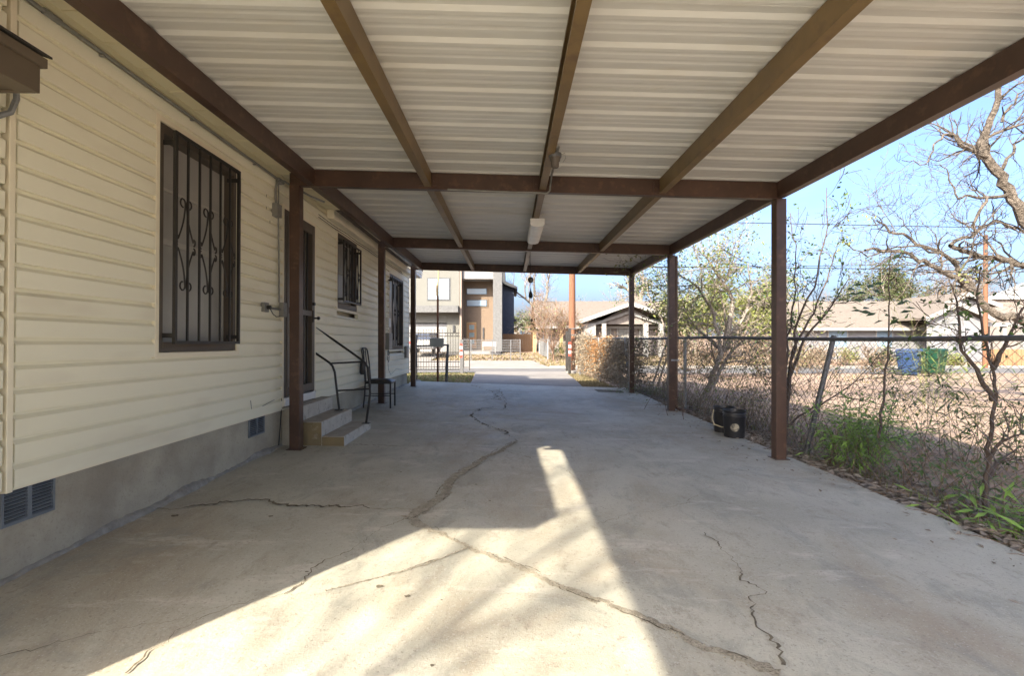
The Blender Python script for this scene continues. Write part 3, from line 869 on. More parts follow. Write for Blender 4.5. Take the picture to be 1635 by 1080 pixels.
# windows with iron grilles
def scroll(mb, c, r, turns, y_dir, z_dir, x, th=.006):
    pts = []
    for i in range(15):
        t = i / 14
        a = t * turns * 2 * math.pi
        rad = r * (1 - .72 * t)
        pts.append(Vector((x, c[0] + y_dir * (r - rad * math.cos(a)), c[1] + z_dir * rad * math.sin(a))))
    mb.tube(pts, th, 5)
    return pts
def window(w, label, grille, rails, sill_h=.075, nd=3, deco=(.3, .7), so=.11):
    y0, y1, z0, z1 = w
    fr = MB(); T = .048
    # J channel round the opening
    jc = MB()
    jc.box((-.02, y0 - .045, z0 - .045), (.027, y0 - .004, z1 + .045)); jc.box((-.02, y1 + .004, z0 - .045), (.027, y1 + .045, z1 + .045))
    jc.box((-.02, y0 - .004, z1 + .004), (.027, y1 + .004, z1 + .045)); jc.box((-.02, y0 - .004, z0 - .045), (.027, y1 + .004, z0 - .004))
    root = jc.build('window', 'trim', house, bevel=.003)
    if label: root['label'] = label
    # bronze frame
    d0, d1 = -.12, .018
    fr.box((d0, y0, z0), (d1, y0 + T, z1)); fr.box((d0, y1 - T, z0), (d1, y1, z1))
    fr.box((d0, y0 + T, z1 - T * 1.5), (d1, y1 - T, z1)); fr.box((d0, y0 + T, z0), (d1, y1 - T, z0 + sill_h))
    fr.build('frame', 'bronze', root, bevel=.003)
    ga, gb, gc, gd = y0 + T, y1 - T, z0 + sill_h, z1 - T * 1.5
    gl = MB(); gl.box((-.10, ga, gc), (-.092, gb, gd)); gl.build('pane', 'screen', root)
    rl = MB()
    for rz, hh in rails:
        z = gc + (gd - gc) * rz
        rl.box((-.0915, ga, z - hh / 2), (-.07, gb, z + hh / 2))
    rl.box((-.0915, ga, gc), (-.072, ga + .02, gd)); rl.box((-.0915, gb - .02, gc), (-.072, gb, gd))
    rl.build('sash', 'sash', root)
    # grille
    gy0, gy1, gz0, gz1 = grille
    X = so
    f = MB(); s_ = .012
    f.box((X - s_, gy0 - s_, gz0), (X + s_, gy0 + s_, gz1)); f.box((X - s_, gy1 - s_, gz0), (X + s_, gy1 + s_, gz1))
    f.box((X - s_, gy0 + s_, gz1 - .024), (X + s_, gy1 - s_, gz1)); f.box((X - s_, gy0 + s_, gz0), (X + s_, gy1 - s_, gz0 + .024))
    f.build('grille_frame', 'iron', root)
    nb = 2 * nd - 1 if nd else 3
    bm_ = None
    for i in range(nb):
        yb = gy0 + (gy1 - gy0) * (i + 1) / (nb + 1)
        if bm_ is None:
            b = MB(); b.box((X - .007, -.007, gz0 + .024), (X + .007, .007, gz1 - .024)); bm_ = b.build('grille_bar', 'iron', root); bm_.location.y = yb
        else:
            copy_part(bm_, root).location.y = yb
    for zz in (gz0 + (gz1 - gz0) * .04, gz1 - (gz1 - gz0) * .055):
        for yy in (gy0 + .0, gy1 - .0):
            bk = MB(); bk.box((-.0, yy - .006, zz - .018), (X - s_ - .001, yy + .006, zz + .018)); bk.build('bracket', 'iron', root)
    # scroll diamonds
    H = gz1 - gz0; hh = H * (deco[1] - deco[0]); zc = gz0 + H * (deco[0] + deco[1]) / 2
    bw = (gy1 - gy0) / (nb + 1)
    xx = X - .016
    for i in range(nd):
        yc = gy0 + bw * (2 * i + 1)
        mb = MB()
        rs_ = bw * .20
        for sy in (-1, 1):
            # vertical scrolls top and bottom, side scrolls left and right, bent arms between
            for sz in (-1, 1):
                top = Vector((xx, yc + sy * .008, zc + sz * (hh / 2 - rs_ * 1.4)))
                mid = Vector((xx, yc + sy * bw * .62, zc + sz * rs_ * 1.2))
                P = []
                for j in range(9):
                    t = j / 8
                    p = top.lerp(mid, t); p.y -= sy * bw * .12 * math.sin(t * math.pi)
                    P.append(p)
                # curl at the ends
                curl1 = [Vector((xx, yc + sy * (.008 + rs_ * (1 - math.cos(a))), top.z + sz * rs_ * 1.25 * math.sin(a) * .9 + sz * rs_ * .3)) for a in [math.pi * 1.55 * q / 8 for q in range(8, -1, -1)]]
                curl2 = [Vector((xx, mid.y + sy * rs_ * .8 * (1 - math.cos(a)) * .5 + sy * .0, mid.z + sz * rs_ * .9 * math.sin(a))) for a in [math.pi * 1.6 * q / 7 for q in range(8)]]
                mb.tube(curl1 + P + curl2[1:], .0075, 4, cap=False)
        mb.build('scroll', 'iron', root)
    return root
window(w1, 'large cream trimmed window nearest the camera with scrollwork iron grille',
       (3.70 - HY0, 4.58 - HY0, 1.19, 2.80), ((.5, .045), (.76, .02)), deco=(.26, .70))
window(w2, 'small high window past the door with scrollwork iron grille',
       (7.56 - HY0, 8.44 - HY0, 1.84, 2.79), ((.5, .03),), sill_h=.09, deco=(.1, .9))
window(w3, 'tall window farthest down the house wall with iron grille', (10.8 - HY0, 11.85 - HY0, 1.12, 2.67), ((.5, .03),), deco=(.1, .9))
# security door
y0, y1, z0, z1 = door
dj = MB()
dj.box((-.02, y0 - .045, z0), (.027, y0 - .004, z1 + .045)); dj.box((-.02, y1 + .004, z0), (.027, y1 + .045, z1 + .045)); dj.box((-.02, y0 - .004, z1 + .004), (.027, y1 + .004, z1 + .045))
droot = dj.build('security_door', 'trim', house, bevel=.003)
f = MB()
f.box((-.10, y0, z0 + .1), (.028, y0 + .05, z1)); f.box((-.10, y1 - .05, z0 + .1), (.028, y1, z1)); f.box((-.10, y0 + .05, z1 - .06), (.028, y1 - .05, z1))
f.build('door_frame', 'bronze', droot, bevel=.003)
f = MB(); ya, yb, za, zb = y0 + .055, y1 - .055, z0 + .115, z1 - .065
for (a, b, c, d) in ((ya, ya + .05, za, zb), (yb - .05, yb, za, zb), (ya + .05, yb - .05, zb - .06, zb), (ya + .05, yb - .05, za, za + .10), (ya + .05, yb - .05, za + .98, za + 1.05)):
    f.box((-.02, a, c), (.035, b, d))
f.build('leaf_frame', 'bronze', droot, bevel=.004)
bb = None
for i in range(6):
    yy = ya + .05 + (yb - ya - .1) * (i + 1) / 7
    if bb is None:
        b = MB(); b.box((.0, -.007, za + .1), (.014, .007, zb - .06)); bb = b.build('door_bar', 'iron', droot); bb.location.y = yy
    else: copy_part(bb, droot).location.y = yy
gl = MB(); gl.box((-.075, ya, za), (-.066, yb, zb)); gl.build('pane', 'screen', droot)
h = MB(); h.box((.035, yb - .045, 1.475), (.05, yb - .005, 1.63)); h.lathe((.05, yb - .025, 1.53), [(.0, 0)], 3, False, False) if False else None
h.tube([(.05, yb - .025, 1.53), (.095, yb - .025, 1.53), (.1, yb - .025, 1.53)], [.012, .012, .024], 10); h.tube([(.1, yb - .025, 1.53), (.125, yb - .025, 1.53)], [.026, .02], 10)
h.tube([(.035, yb - .025, 1.72), (.062, yb - .025, 1.72)], .022, 10)
h.build('handle', 'iron', droot, smooth=True)
th = MB(); th.box((-.1, y0, z0 + .005), (.045, y1, z0 + .098)); th.build('threshold', 'white', droot, bevel=.006)
# soffit panels, frieze, fascia, house roof
so_ = None
yy = 1.6 - HY0
while yy < 7.05 - HY0:
    b = MB(); n = 4
    b.box((0.03, yy + .002, 3.118), (.245, yy + .303, 3.124))
    b.box((0.03, yy + .002, 3.112), (.245, yy + .012, 3.118))
    b.build('soffit_panel', 'soffit', house)
    yy += .305
f = MB(); f.box((-.02, CORN - .9, 3.075), (.03, HEND, 3.125)); f.build('frieze', 'soffit', house, bevel=.004)
f = MB(); f.box((.02, CORN - .9, 3.04), (.028, HEND, 3.073)); f.build('frieze', 'soffit', house, bevel=.003)
f = MB(); f.box((.03, 7.06 - HY0, 2.985), (.135, HEND - .1, 3.12)); f.build('fascia', 'trim', house, bevel=.006)
f = MB(); f.box((.218, CORN - 1.0, 3.125), (.234, HEND + .9, 3.24)); f.build('fascia', 'trim', house)
f = MB(); f.box((-.3, HEND + .08, 3.04), (.216, HEND + .9, 3.118)); f.build('soffit_panel', 'white', house)
rf = MB(); y0r, y1r = CORN - 1.0, HEND + 1.0
rf.hexa([Vector(p) for p in ((.232, y0r, 3.245), (.232, y1r, 3.245), (-4.3, y1r, 4.75), (-4.3, y0r, 4.75), (.232, y0r, 3.275), (.232, y1r, 3.275), (-4.3, y1r, 4.79), (-4.3, y0r, 4.79))])
rf.hexa([Vector(p) for p in ((-4.3, y0r, 4.75), (-4.3, y1r, 4.75), (-8.8, y1r, 3.24), (-8.8, y0r, 3.24), (-4.3, y0r, 4.79), (-4.3, y1r, 4.79), (-8.8, y1r, 3.27), (-8.8, y0r, 3.27))])
rf.build('roof', 'shingle', house, fix=True)
gb = MB(); gb.add([(-.1, CORN - .1, 3.1), (-8.4, CORN - .1, 3.1), (-4.3, CORN - .1, 4.7), (-.1, CORN - .1, .3), (-8.4, CORN - .1, .3)], [(0, 1, 2), (0, 3, 4, 1)])
gb.add([(-.1, HEND + .04, 3.1), (-8.4, HEND + .04, 3.1), (-4.3, HEND + .04, 4.7), (-8.4, HEND + .04, .0), (-.1, HEND + .04, .0)], [(0, 2, 1), (0, 1, 3, 4)])
gb.build('gable_wall', 'siding', house)
# low roof of the side addition (its corner shows top left)
YH = 2.28 - HY0; YN = .02 - HY0; XO = .425
pr = MB()
pr.box((XO - .018, YN, 2.36), (XO, YH, 2.515))              # long fascia
pr.box((-.02, YH - .018, 2.36), (XO - .018, YH, 2.515))      # far end board
pr.box((-2.0, YN, 2.36), (XO - .018, YN + .018, 2.515))
pro = pr.build('porch_roof', 'hood', house, bevel=.003)
p2 = MB(); p2.box((XO, YN, 2.485), (XO + .018, YH + .018, 2.53)); p2.box((-.02, YH, 2.485), (XO, YH + .018, 2.53)); p2.build('drip_edge', 'hood', pro, bevel=.002)
p3 = MB(); p3.box((XO - .10, YN + .02, 2.362), (XO - .019, YH - .019, 2.385)); p3.box((.0, YH - .10, 2.37), (XO - .101, YH - .019, 2.385)); p3.build('soffit_rim', 'hood', pro)
p4 = MB(); p4.box((-2.0, YN + .02, 2.392), (XO - .101, YH - .101, 2.40)); p4.build('soffit_panel', 'soffit', pro)
rsh = random.Random(9)
for k in range(9):                                            # shingle courses, each lifted over the one below
    x1 = XO + .026 - k * .14; zc = 2.535 + k * .05
    yy = YN - .02
    while yy < YH + .03:
        L = rsh.uniform(.22, .34)
        y2 = min(yy + L, YH + .035 + rsh.uniform(-.012, .012))
        b = MB(); j = rsh.uniform(-.008, .008)
        b.hexa([Vector(p) for p in ((x1 + j, yy, zc), (x1 + j, y2 - .004, zc), (x1 - .30, y2 - .004, zc + .105), (x1 - .30, yy, zc + .105),
                                    (x1 + j, yy, zc + .011), (x1 + j, y2 - .004, zc + .011), (x1 - .30, y2 - .004, zc + .116), (x1 - .30, yy, zc + .116))])
        b.build('shingle', 'shingle', pro, fix=True)
        yy += L
b = MB(); b.add([(-.3, YN, 2.52), (-.3, YH, 2.52), (-4.5, YH, 3.8), (-4.5, YN, 3.8)], [(0, 1, 2, 3)]); b.build('roof_deck', 'shingle', pro)
# conduits, boxes, wires on the wall
def htube(name, pts, r, m, parent=house, n=7):
    mb = MB(); mb.tube(pts, r, n); return mb.build(name, m, parent, smooth=True)
cd = htube('conduit', [(.045, CORN - .3, 3.035), (.045, .05, 3.035)], .012, 'conduit')
b = MB(); b.tube([(.045, 2.70 - HY0, 3.035), (.045, 2.80 - HY0, 3.035)], .019, 8)
b.build('coupling', 'conduit', cd, smooth=True)
for yy in (3.1, 4.0, 5.0):
    b = MB(); b.box((.012, yy - HY0 - .008, 3.012), (.06, yy - HY0 + .008, 3.022)); b.build('strap', 'conduit', cd)
yj = HY(433)
b = MB(); b.box((.016, yj - .06, 2.60), (.085, yj + .05, 2.745)); jb = b.build('junction_box', 'conduit', house, bevel=.004)
htube('conduit', [(.05, yj - .02, 2.745), (.05, yj - .035, 2.9), (.055, yj, 3.0), (.06, yj + .15, 3.05), (.09, yj + .32, 3.045), (.2, yj + .55, 3.0), (.3, yj + .75, 2.985)], .013, 'conduit')
htube('conduit', [(.03, yj + .08, 3.03), (.03, yj + .08, 2.6), (.035, yj + .10, 1.75), (.035, yj + .10, 1.66)], .009, 'conduit')
b = MB(); b.box((.0, yj + .02, 3.0), (.07, yj + .13, 3.05)); b.build('junction_box', 'conduit', house, bevel=.004)
yo = HY(416)
b = MB(); b.box((.016, yo - .05, 1.53), (.06, yo + .05, 1.63)); o = b.build('outlet_box', 'conduit', house, bevel=.004); o['label'] = 'grey outlet with a black plug by the door'
b = MB(); b.lathe((0, 0, 0), [(.022, -.02), (.022, .02)], 10)
for i, v in enumerate(b.v): b.v[i] = (.075 + v[2], yo + .01 + v[0], 1.58 + v[1])
b.build('plug', 'iron', o, smooth=True)
b = MB(); b.tube([(.08, yo + .02, 1.575), (.08, yo + .1, 1.51), (.06, yo + .22, 1.49), (.05, yo + .33, 1.50)], .005, 5); b.build('cable', 'wire', o, smooth=True)
htube('conduit', [(.036, yo + .05, 1.58), (.036, HY(443), 1.58)], .013, 'conduit')
b = MB(); b.box((.016, HY(441), 1.5), (.075, HY(447), 1.66)); b.build('outlet_box', 'conduit', house, bevel=.004)
# black wires stapled along the wall top past the door
for zz in (2.965, 2.93):
    pts = [(.03, 6.75 - HY0 + .6 * i, zz - .012 * (i % 2)) for i in range(10)]
    htube('cable', pts, .005, 'wire', n=5)
htube('cable', [(.03, HY(395), .62), (.022, HY(398), .51), (.022, HY(415), .53), (.022, HY(440), .58), (.02, HY(446), .60)], .0028, 'wire', n=4)
htube('cable', [(.02, HY(447), .62), (.02, HY(446), .40), (.0, HY(446.5), .15), (.0, HY(445), .03)], .006, 'wire', n=5)
htube('cable', [(.03, HY(611), 2.75), (.03, HY(611), 1.98)], .008, 'wire', n=5)
ym = HY(615.5)
b = MB(); b.box((.016, ym - .11, 1.55), (.10, ym + .08, 1.74)); b.build('meter_box', 'white', house, bevel=.006)
b = MB(); b.box((.016, ym - .17, 1.07), (.12, ym + .12, 1.42)); bx = b.build('breaker_box', 'conduit', house, bevel=.006)
rr = random.Random(4)
cl = MB()
for k in range(3):
    pts = [(.06 + rr.uniform(-.01, .02), ym - .02 + .07 * math.cos(a) + rr.uniform(-.01, .01), .93 + .14 * math.sin(a)) for a in [6.283 * q / 12 for q in range(13)]]
    cl.tube(pts, .004, 4)
cl.tube([(.05, ym, .82), (.04, ym + .1, .62), (.03, ym + .35, .50), (.03, ym + .9, .60), (.03, ym + 1.5, .56)], .004, 4)
cl.build('cable', 'conduit', house)
b = MB(); b.box((.016, HY(644), .83), (.08, HY(647.5), 1.13)); b.build('meter_box', 'conduit', house, bevel=.005)
htube('conduit', [(.06, 2.53 - HY0, 2.62), (.07, 2.53 - HY0, 2.46), (.06, 2.51 - HY0, 2.38), (.045, 2.45 - HY0, 2.33)], .014, 'grey_metal')
# cracks in old siding panels by the beam: short black splits
for (px, py0, py1) in ((421, 308, 345), (427, 350, 368), (571, 429, 436)):
    yy = HY(px)
    b = MB(); b.box((.0155, yy - .004, HZ(px, py1)), (.0165, yy + .004, HZ(px, py0))); b.build('split', 'wire', house)

# ================================================================== STEPS, HANDRAIL, CHAIR
steps = thing('concrete_steps', (-2.3, 6.3, 0), 'three worn concrete steps with yellow painted ends below the security door', 'steps')
def sbox(a, b): return (a[0] + 2.3, a[1] - 6.3, a[2]), (b[0] + 2.3, b[1] - 6.3, b[2])
Y0s, Y1s = 5.79, 6.9
for i, (x0, x1, z1) in enumerate(((-2.665, -2.47, .44), (-2.47, -2.20, .27), (-2.20, -1.935, .10))):
    b = MB(); b.box(*sbox((x0 + (.001 if i else 0), Y0s, -.08), (x1, Y1s, z1)))
    o = b.build('step', 'step', steps, bevel=.012)
    t = MB(); t.box(*sbox((x0 + .003, Y0s + .004, z1 + .0005), (x1 - .012, Y1s - .006, z1 + .004))); t.build('tread', 'step_top', o)
    if i:
        y_ = MB(); y_.box(*sbox((x0 + .002, Y0s - .005, -.02), (x1 - .004, Y0s - .001, z1 - .004))); y_.build('painted_end', 'yellow', o)
b = MB(); b.box(*sbox((-2.66, Y0s - .02, -.05), (-2.475, Y0s - .001, .43))); b.build('side_wall', 'foundation', steps)

rail = thing('handrail', (-2.3, 6.7, 0), 'bent black steel pipe handrail standing on the concrete steps', 'handrail')
def HRp(px, py):
    Y = 6.7
    return Vector(((px - CX) / F * Y + 2.3, 0, EYE + (CY - py) / F * Y))
def hr(name, pts, r=.0155):
    mb = MB(); mb.tube([HRp(*p) for p in pts], r, 9); o = mb.build(name, 'iron', rail, smooth=True); return o
hr('top_rail', [(502.7, 637), (501.5, 580), (500.8, 520.2), (530, 541.3), (560, 562.4), (576, 574), (583, 580), (587.5, 588), (589, 596), (591, 628.6), (588, 652), (584.6, 676.5)])
hr('lower_rail', [(501, 562.3), (514, 571.2), (526, 579.5), (531, 585), (534.5, 594.8), (538, 625), (541.7, 655)])
hr('bar', [(528.4, 580.6), (581, 578)], .012)
hr('bar', [(539, 624.2), (590.6, 621.3)], .012)
for (px, py) in ((502.7, 637), (541.7, 655), (584.6, 676.5)):
    p = HRp(px, py); b = MB(); b.box((p.x - .05, -.04, p.z), (p.x + .05, .04, p.z + .008)); b.build('foot_plate', 'iron', rail)

chair = thing('dining_chair', (-2.32, 8.88, slab_z(-2.3, 8.88)), 'black metal dining chair with padded seat against the house wall', 'chair')
def cpart(name, fn, m='iron', **k):
    mb = MB(); fn(mb); return mb.build(name, m, chair, **k)
for sy in (-.17, .17):
    cpart('leg', lambda b: b.box((.205, sy - .013, 0), (.231, sy + .013, .44)), bevel=.002)
    cpart('leg', lambda b: b.tube([(-.26, sy, 0), (-.235, sy, .25), (-.225, sy, .45), (-.255, sy, .8), (-.285, sy, 1.0)], .0135, 8), smooth=True)
    cpart('stretcher', lambda b: b.tube([(-.235, sy, .22), (.215, sy, .22)], .008, 6))
cpart('back_frame', lambda b: b.tube([(-.285, -.17, 1.0), (-.292, -.14, 1.04), (-.295, -.08, 1.058), (-.295, .08, 1.058), (-.292, .14, 1.04), (-.285, .17, 1.0)], .0135, 8), smooth=True)
cpart('seat_frame', lambda b: b.box((-.225, -.185, .43), (.235, .185, .455)))
def seat(b):
    prof = []
    for i in range(9):
        for j in range(9):
            u, v = i / 8 * 2 - 1, j / 8 * 2 - 1
            e = (1 - abs(u) ** 4) * (1 - abs(v) ** 4)
            prof.append((u * .235 + .005, v * .195, .462 + .05 * e ** .5))
    b.add(prof, [(i * 9 + j, (i + 1) * 9 + j, (i + 1) * 9 + j + 1, i * 9 + j + 1) for i in range(8) for j in range(8)])
    b.box((-.228, -.193, .4555), (.238, .193, .464))
cpart('seat', seat, 'vinyl', smooth=True)
for yy in (-.06, .06):
    cpart('back_slat', lambda b: b.bar((-.24, yy, .47), (-.292, yy, 1.045), .03, .012, Vector((1, 0, 0))))
bag = MB(); bag.lathe((0, 0, 0), [(.012, .12), (.045, .10), (.052, .03), (.055, -.06), (.04, -.10)], 12)
o = bag.build('hanging_bundle', 'vinyl', None, smooth=True); o.location = (-2.575, 8.66, .72); o.scale = (1, .7, 1)
tag(o, 'small black cable bundle hanging from the chair back', 'cable bundle')
st = MB(); st.tube([(0, 0, .12), (.02, .03, .3), (-.025, .05, .365)], .006, 5); st.build('cord', 'wire', o)

# ================================================================== CEILING FITTINGS
lx = .385; lz = roof_z(.37) - .165
fx = thing('strip_light', (lx, 7.5, lz), 'white fluorescent strip light with cloudy cover under the middle rafter', 'light fixture')
b = MB(); b.box((-.10, -.64, -.035), (.10, .64, -.002)); b.build('housing', 'white', fx, bevel=.004)
b = MB()
pr_ = [(-.098, -.036), (-.096, -.075), (-.075, -.105), (-.03, -.118), (.03, -.118), (.075, -.105), (.096, -.075), (.098, -.036)]
b.extrude_y(pr_, -.632, .632); b.build('diffuser', 'diffuser', fx, fix=True, bevel=.004)
for yy in (-.64, .634):
    b = MB(); b.extrude_y([(x * 1.05, z * 1.02) for x, z in pr_], yy, yy + .006); b.build('end_cap', 'white', fx, fix=True)
lm = thing('lamp_holder', (.415, 4.53, roof_z(.4) - .01), 'bare bulb socket on a round junction box beside the middle rafter', 'lamp holder')
b = MB(); b.lathe((0, 0, -.17), [(.055, 0), (.06, .01), (.06, .035)], 14); b.build('junction_box', 'dark_galv', lm, smooth=True)
b = MB(); b.lathe((0, 0, -.26), [(.03, 0), (.036, .01), (.036, .05), (.045, .06), (.05, .09)], 14); b.build('socket', 'bronze', lm, smooth=True)
b = MB(); b.box((-.012, -.012, -.135), (.012, .012, .0)); b.box((-.015, .0, -.14), (.02, .16, -.13)); b.build('bracket', 'dark_galv', lm)
b = MB(); b.tube([(.04, 0, -.15), (.09, .02, -.12), (.10, .03, -.16), (.075, .04, -.2)], .0025, 4); b.build('wire_tail', 'conduit', lm)
b = MB(); zr = roof_z(.45)
b.tube([(.455, 4.6, zr - .05), (.455, 5.4, zr - .06), (.455, 5.54, zr - .1), (.45, 5.58, zr - .17), (.41, 5.56, zr - .205), (.34, 5.565, zr - .195), (.0, 5.57, zr - .186), (-.7, 5.57, zr - .155)], .011, 7)
tag(b.build('cable_run', 'conduit', None, smooth=True), 'grey electrical cable looping under the near cross beam', 'cable')
pend = thing('pull_cord', (.42, 9.95, roof_z(.42)), 'dark pull cord with a ball and pear shaped knob below the roof', 'pull cord')
b = MB(); b.tube([(0, 0, 0), (-.015, 0, -.22), (.0, 0, -.55)], .007, 6); b.build('cord', 'wire', pend)
b = MB(); b.lathe((0, 0, -.66), [(.0, -.06), (.035, -.05), (.055, -.015), (.058, .015), (.04, .05), (.012, .065)], 14, False, False); b.build('ball', 'dark_galv', pend, smooth=True)
b = MB(); b.tube([(0, 0, -.72), (.0, 0, -.82)], .004, 5); b.build('string', 'wire', pend)
b = MB(); b.lathe((0, 0, -.96), [(.0, -.07), (.03, -.06), (.045, -.02), (.035, .03), (.014, .08), (.008, .14)], 12, False, False); b.build('knob', 'wire', pend, smooth=True)

# ================================================================== BUCKETS
def bucket(px, py, label, handle=True, mark=True):
    p = S(px, py)
    o = thing('bucket', p, label, 'bucket', 'black pails by the fence')
    b = MB(); b.lathe((0, 0, 0), [(.128, 0), (.132, .01), (.145, .27), (.15, .28), (.15, .295), (.145, .30), (.145, .315), (.152, .322), (.152, .338), (.147, .345), (.150, .352), (.153, .372),
                                  (.146, .372), (.138, .33), (.126, .02), (.0, .018)], 26, True, False)
    b.build('body', 'bucket', o, smooth=True)
    if mark:
        # worn round label: a curved patch on the wall of the pail
        vs = []; n = 7
        cen = -math.pi / 2 - .38
        for i in range(n):
            for j in range(n):
                u, v = i / (n - 1) * 2 - 1, j / (n - 1) * 2 - 1
                m_ = max(abs(u), abs(v)); l_ = math.hypot(u, v) or 1
                u2, v2 = u * m_ / l_, v * m_ / l_
                a = cen + u2 * .40; z = .15 + v2 * .055
                r_ = .132 + (.145 - .132) * z / .27 + .0015
                vs.append((r_ * math.cos(a), r_ * math.sin(a), z))
        l = MB(); l.add(vs, [(i * n + j, (i + 1) * n + j, (i + 1) * n + j + 1, i * n + j + 1) for i in range(n - 1) for j in range(n - 1)])
        l.build('label_patch', 'label', o, smooth=True)
    if handle:
        hb = MB(); hb.tube([(-.152, 0, .325), (-.2, -.06, .2), (-.19, -.12, .13), (-.12, -.2, .105), (0, -.215, .11), (.07, -.19, .14)], .008, 6)
        hb.build('handle', 'rope', o, smooth=True)
    return o
bucket(1156, 690, 'black pail with a pale rope handle, behind the other pail', True, False)
bucket(1172.5, 698, 'black pail with a worn round label, in front of the other pail', False, True)

# ================================================================== CHAIN LINK FENCE (right)
def fence_x(Y): return 3.84 - .046 * Y
FY0, FY1 = .6, 20.4
FTOP = 1.255
fence = thing('chain_link_fence', (3.5, 8, -.15), 'rusty chain link fence with a pipe top rail right of the carport', 'fence')
FL = Vector((3.5, 8, -.15))
def fp(Y, z): return Vector((fence_x(Y), Y, z)) - FL
b = MB()
ys = [FY0 + (FY1 - FY0) * i / 30 for i in range(31)]
b.tube([fp(Y, FTOP + .012 * math.sin(Y * .9)) for Y in ys], .022, 8); b.build('top_rail', 'dark_galv', fence, smooth=True)
for Y, dx, dy in ((2.6, 0, 0), (6.0, .40, 0.05), (9.6, 0, 0), (13.3, -.05, .35), (16.8, -.03, .1), (20.4, 0, 0)):
    b = MB(); b.tube([fp(Y, -.25), fp(Y, FTOP - .0) + Vector((dx, dy, 0.03))], .03, 9); b.build('fence_post', 'dark_galv' if dx > .1 else 'grey_metal', fence, smooth=True)
ch = MB(); D = .088; rr = random.Random(8)
zb = -.13; rows_n = int((FTOP - zb) / (D * .5))
Y = FY0; k = 0
while Y < FY1:
    pts = []
    for i in range(rows_n + 1):
        z = FTOP - .01 - i * D * .5
        yy = Y + (D * .5 if (i + k) % 2 else -D * .5 * 0)
        bulge = .035 * nz(yy * .8, z * 1.5, 2.0) + .05 * max(0, .25 - (z - zb)) * nz(yy, 1, 7, 1.3)
        pts.append(fp(yy, z) + Vector((bulge, 0, .01 * nz(yy, z, 9, 2.0))))
    ch.tube(pts, .0024, 3, cap=False)
    Y += D * .5; k += 1
o = ch.build('chain_mesh', 'dark_galv', fence); o['kind'] = 'stuff'

# ================================================================== PLANT BUILDERS
def rot_to(d, ang, az):
    d = d.normalized(); a = d.orthogonal().normalized(); b_ = d.cross(a)
    s = a * math.cos(az) + b_ * math.sin(az)
    return (d * math.cos(ang) + s * math.sin(ang)).normalized()
def grow(mb, p, d, r, L, depth, rr, tips=None, wob=.25, up=.0, nseg=4, kids=(2, 4), ang=(.4, .9), shrink=.62, rmin=.003, sides=5):
    """one branch and, from it, smaller ones"""
    P = [p]; rad = [r]; dd = d.normalized()
    for i in range(nseg):
        dd = (dd + Vector((rr.gauss(0, wob), rr.gauss(0, wob), rr.gauss(0, wob) + up))).normalized()
        P.append(P[-1] + dd * L / nseg)
        rad.append(max(rmin, r * (1 - .55 * (i + 1) / nseg)))
    mb.tube(P, rad, sides if r > .02 else (4 if r > .008 else 3), cap=False)
    if tips is not None and depth <= 1:
        for q in P[1:]: tips.append((q, dd))
    if depth > 0:
        for i in range(rr.randint(*kids)):
            t = rr.uniform(.3, 1.0); k = min(nseg - 1, int(t * nseg)); q = P[k].lerp(P[k + 1], t * nseg - k)
            nd = rot_to(P[k + 1] - P[k], rr.uniform(*ang), rr.uniform(0, 6.283))
            grow(mb, q, nd, max(rmin, rad[k] * rr.uniform(.5, .72)), L * shrink * rr.uniform(.7, 1.15), depth - 1, rr, tips, wob, up, max(2, nseg - 1), kids, ang, shrink, rmin, sides)
        grow(mb, P[-1], dd, rad[-1], L * shrink, depth - 1, rr, tips, wob, up, max(2, nseg - 1), kids, ang, shrink, rmin, sides)
def limb(mb, pts, r0, r1, rr, twigs=0, tl=1.0, depth=2, tips=None, sides=7, wob=.3, up=.02, sub=4, t0=.15, jit=.05):
    """a limb along given points, crooked, with twigs growing from it"""
    Q = []
    for a, b_ in zip(pts, pts[1:]):
        for i in range(sub):
            q = a.lerp(b_, i / sub); j = (b_ - a).length * jit
            Q.append(q + Vector((rr.gauss(0, j), rr.gauss(0, j), rr.gauss(0, j))) if i else q)
    Q.append(pts[-1]); n = len(Q) - 1
    rad = [r0 + (r1 - r0) * (i / n) ** .8 for i in range(n + 1)]
    mb.tube(Q, rad, sides, cap=False)
    for _ in range(twigs):
        t = rr.uniform(t0, 1); k = min(n - 1, int(t * n))
        nd = rot_to(Q[k + 1] - Q[k], rr.uniform(.5, 1.3), rr.uniform(0, 6.283))
        grow(mb, Q[k], nd, max(.004, min(rad[k] * .5, .03)), tl * rr.uniform(.5, 1.2), depth, rr, tips, wob, up)
    return Q

# ------------------------------------------------------------------ old bare oak on the right
oak = thing('bare_oak_tree', (11.6, 9.2, -.15), 'big bare oak with crooked grey limbs reaching in above the yard', 'tree')
OB = Vector((11.6, 9.2, -.15))
ro = random.Random(31)
def o_(px, py, Y): return W(px, py, Y) - OB
tr = MB()
limb(tr, [Vector((0, 0, -.1)), Vector((-.05, 0, .7)), Vector((-.25, -.05, 1.5)), Vector((-.5, 0, 2.2))], .42, .30, ro, sides=10)
tr.build('trunk', 'oakbark', oak, smooth=True)
br = MB()
limb(br, [Vector((-.3, 0, 1.5)), o_(1720, 505, 9.2), o_(1635, 515, 9.0), o_(1596, 505, 9.0), o_(1571, 487, 9.0), o_(1555, 465, 9.0), o_(1528, 443, 8.9), o_(1484, 423, 8.8), o_(1441, 402, 8.7), o_(1381, 400, 8.6)], 0.102, 0.022, ro, 12, .8, 2)
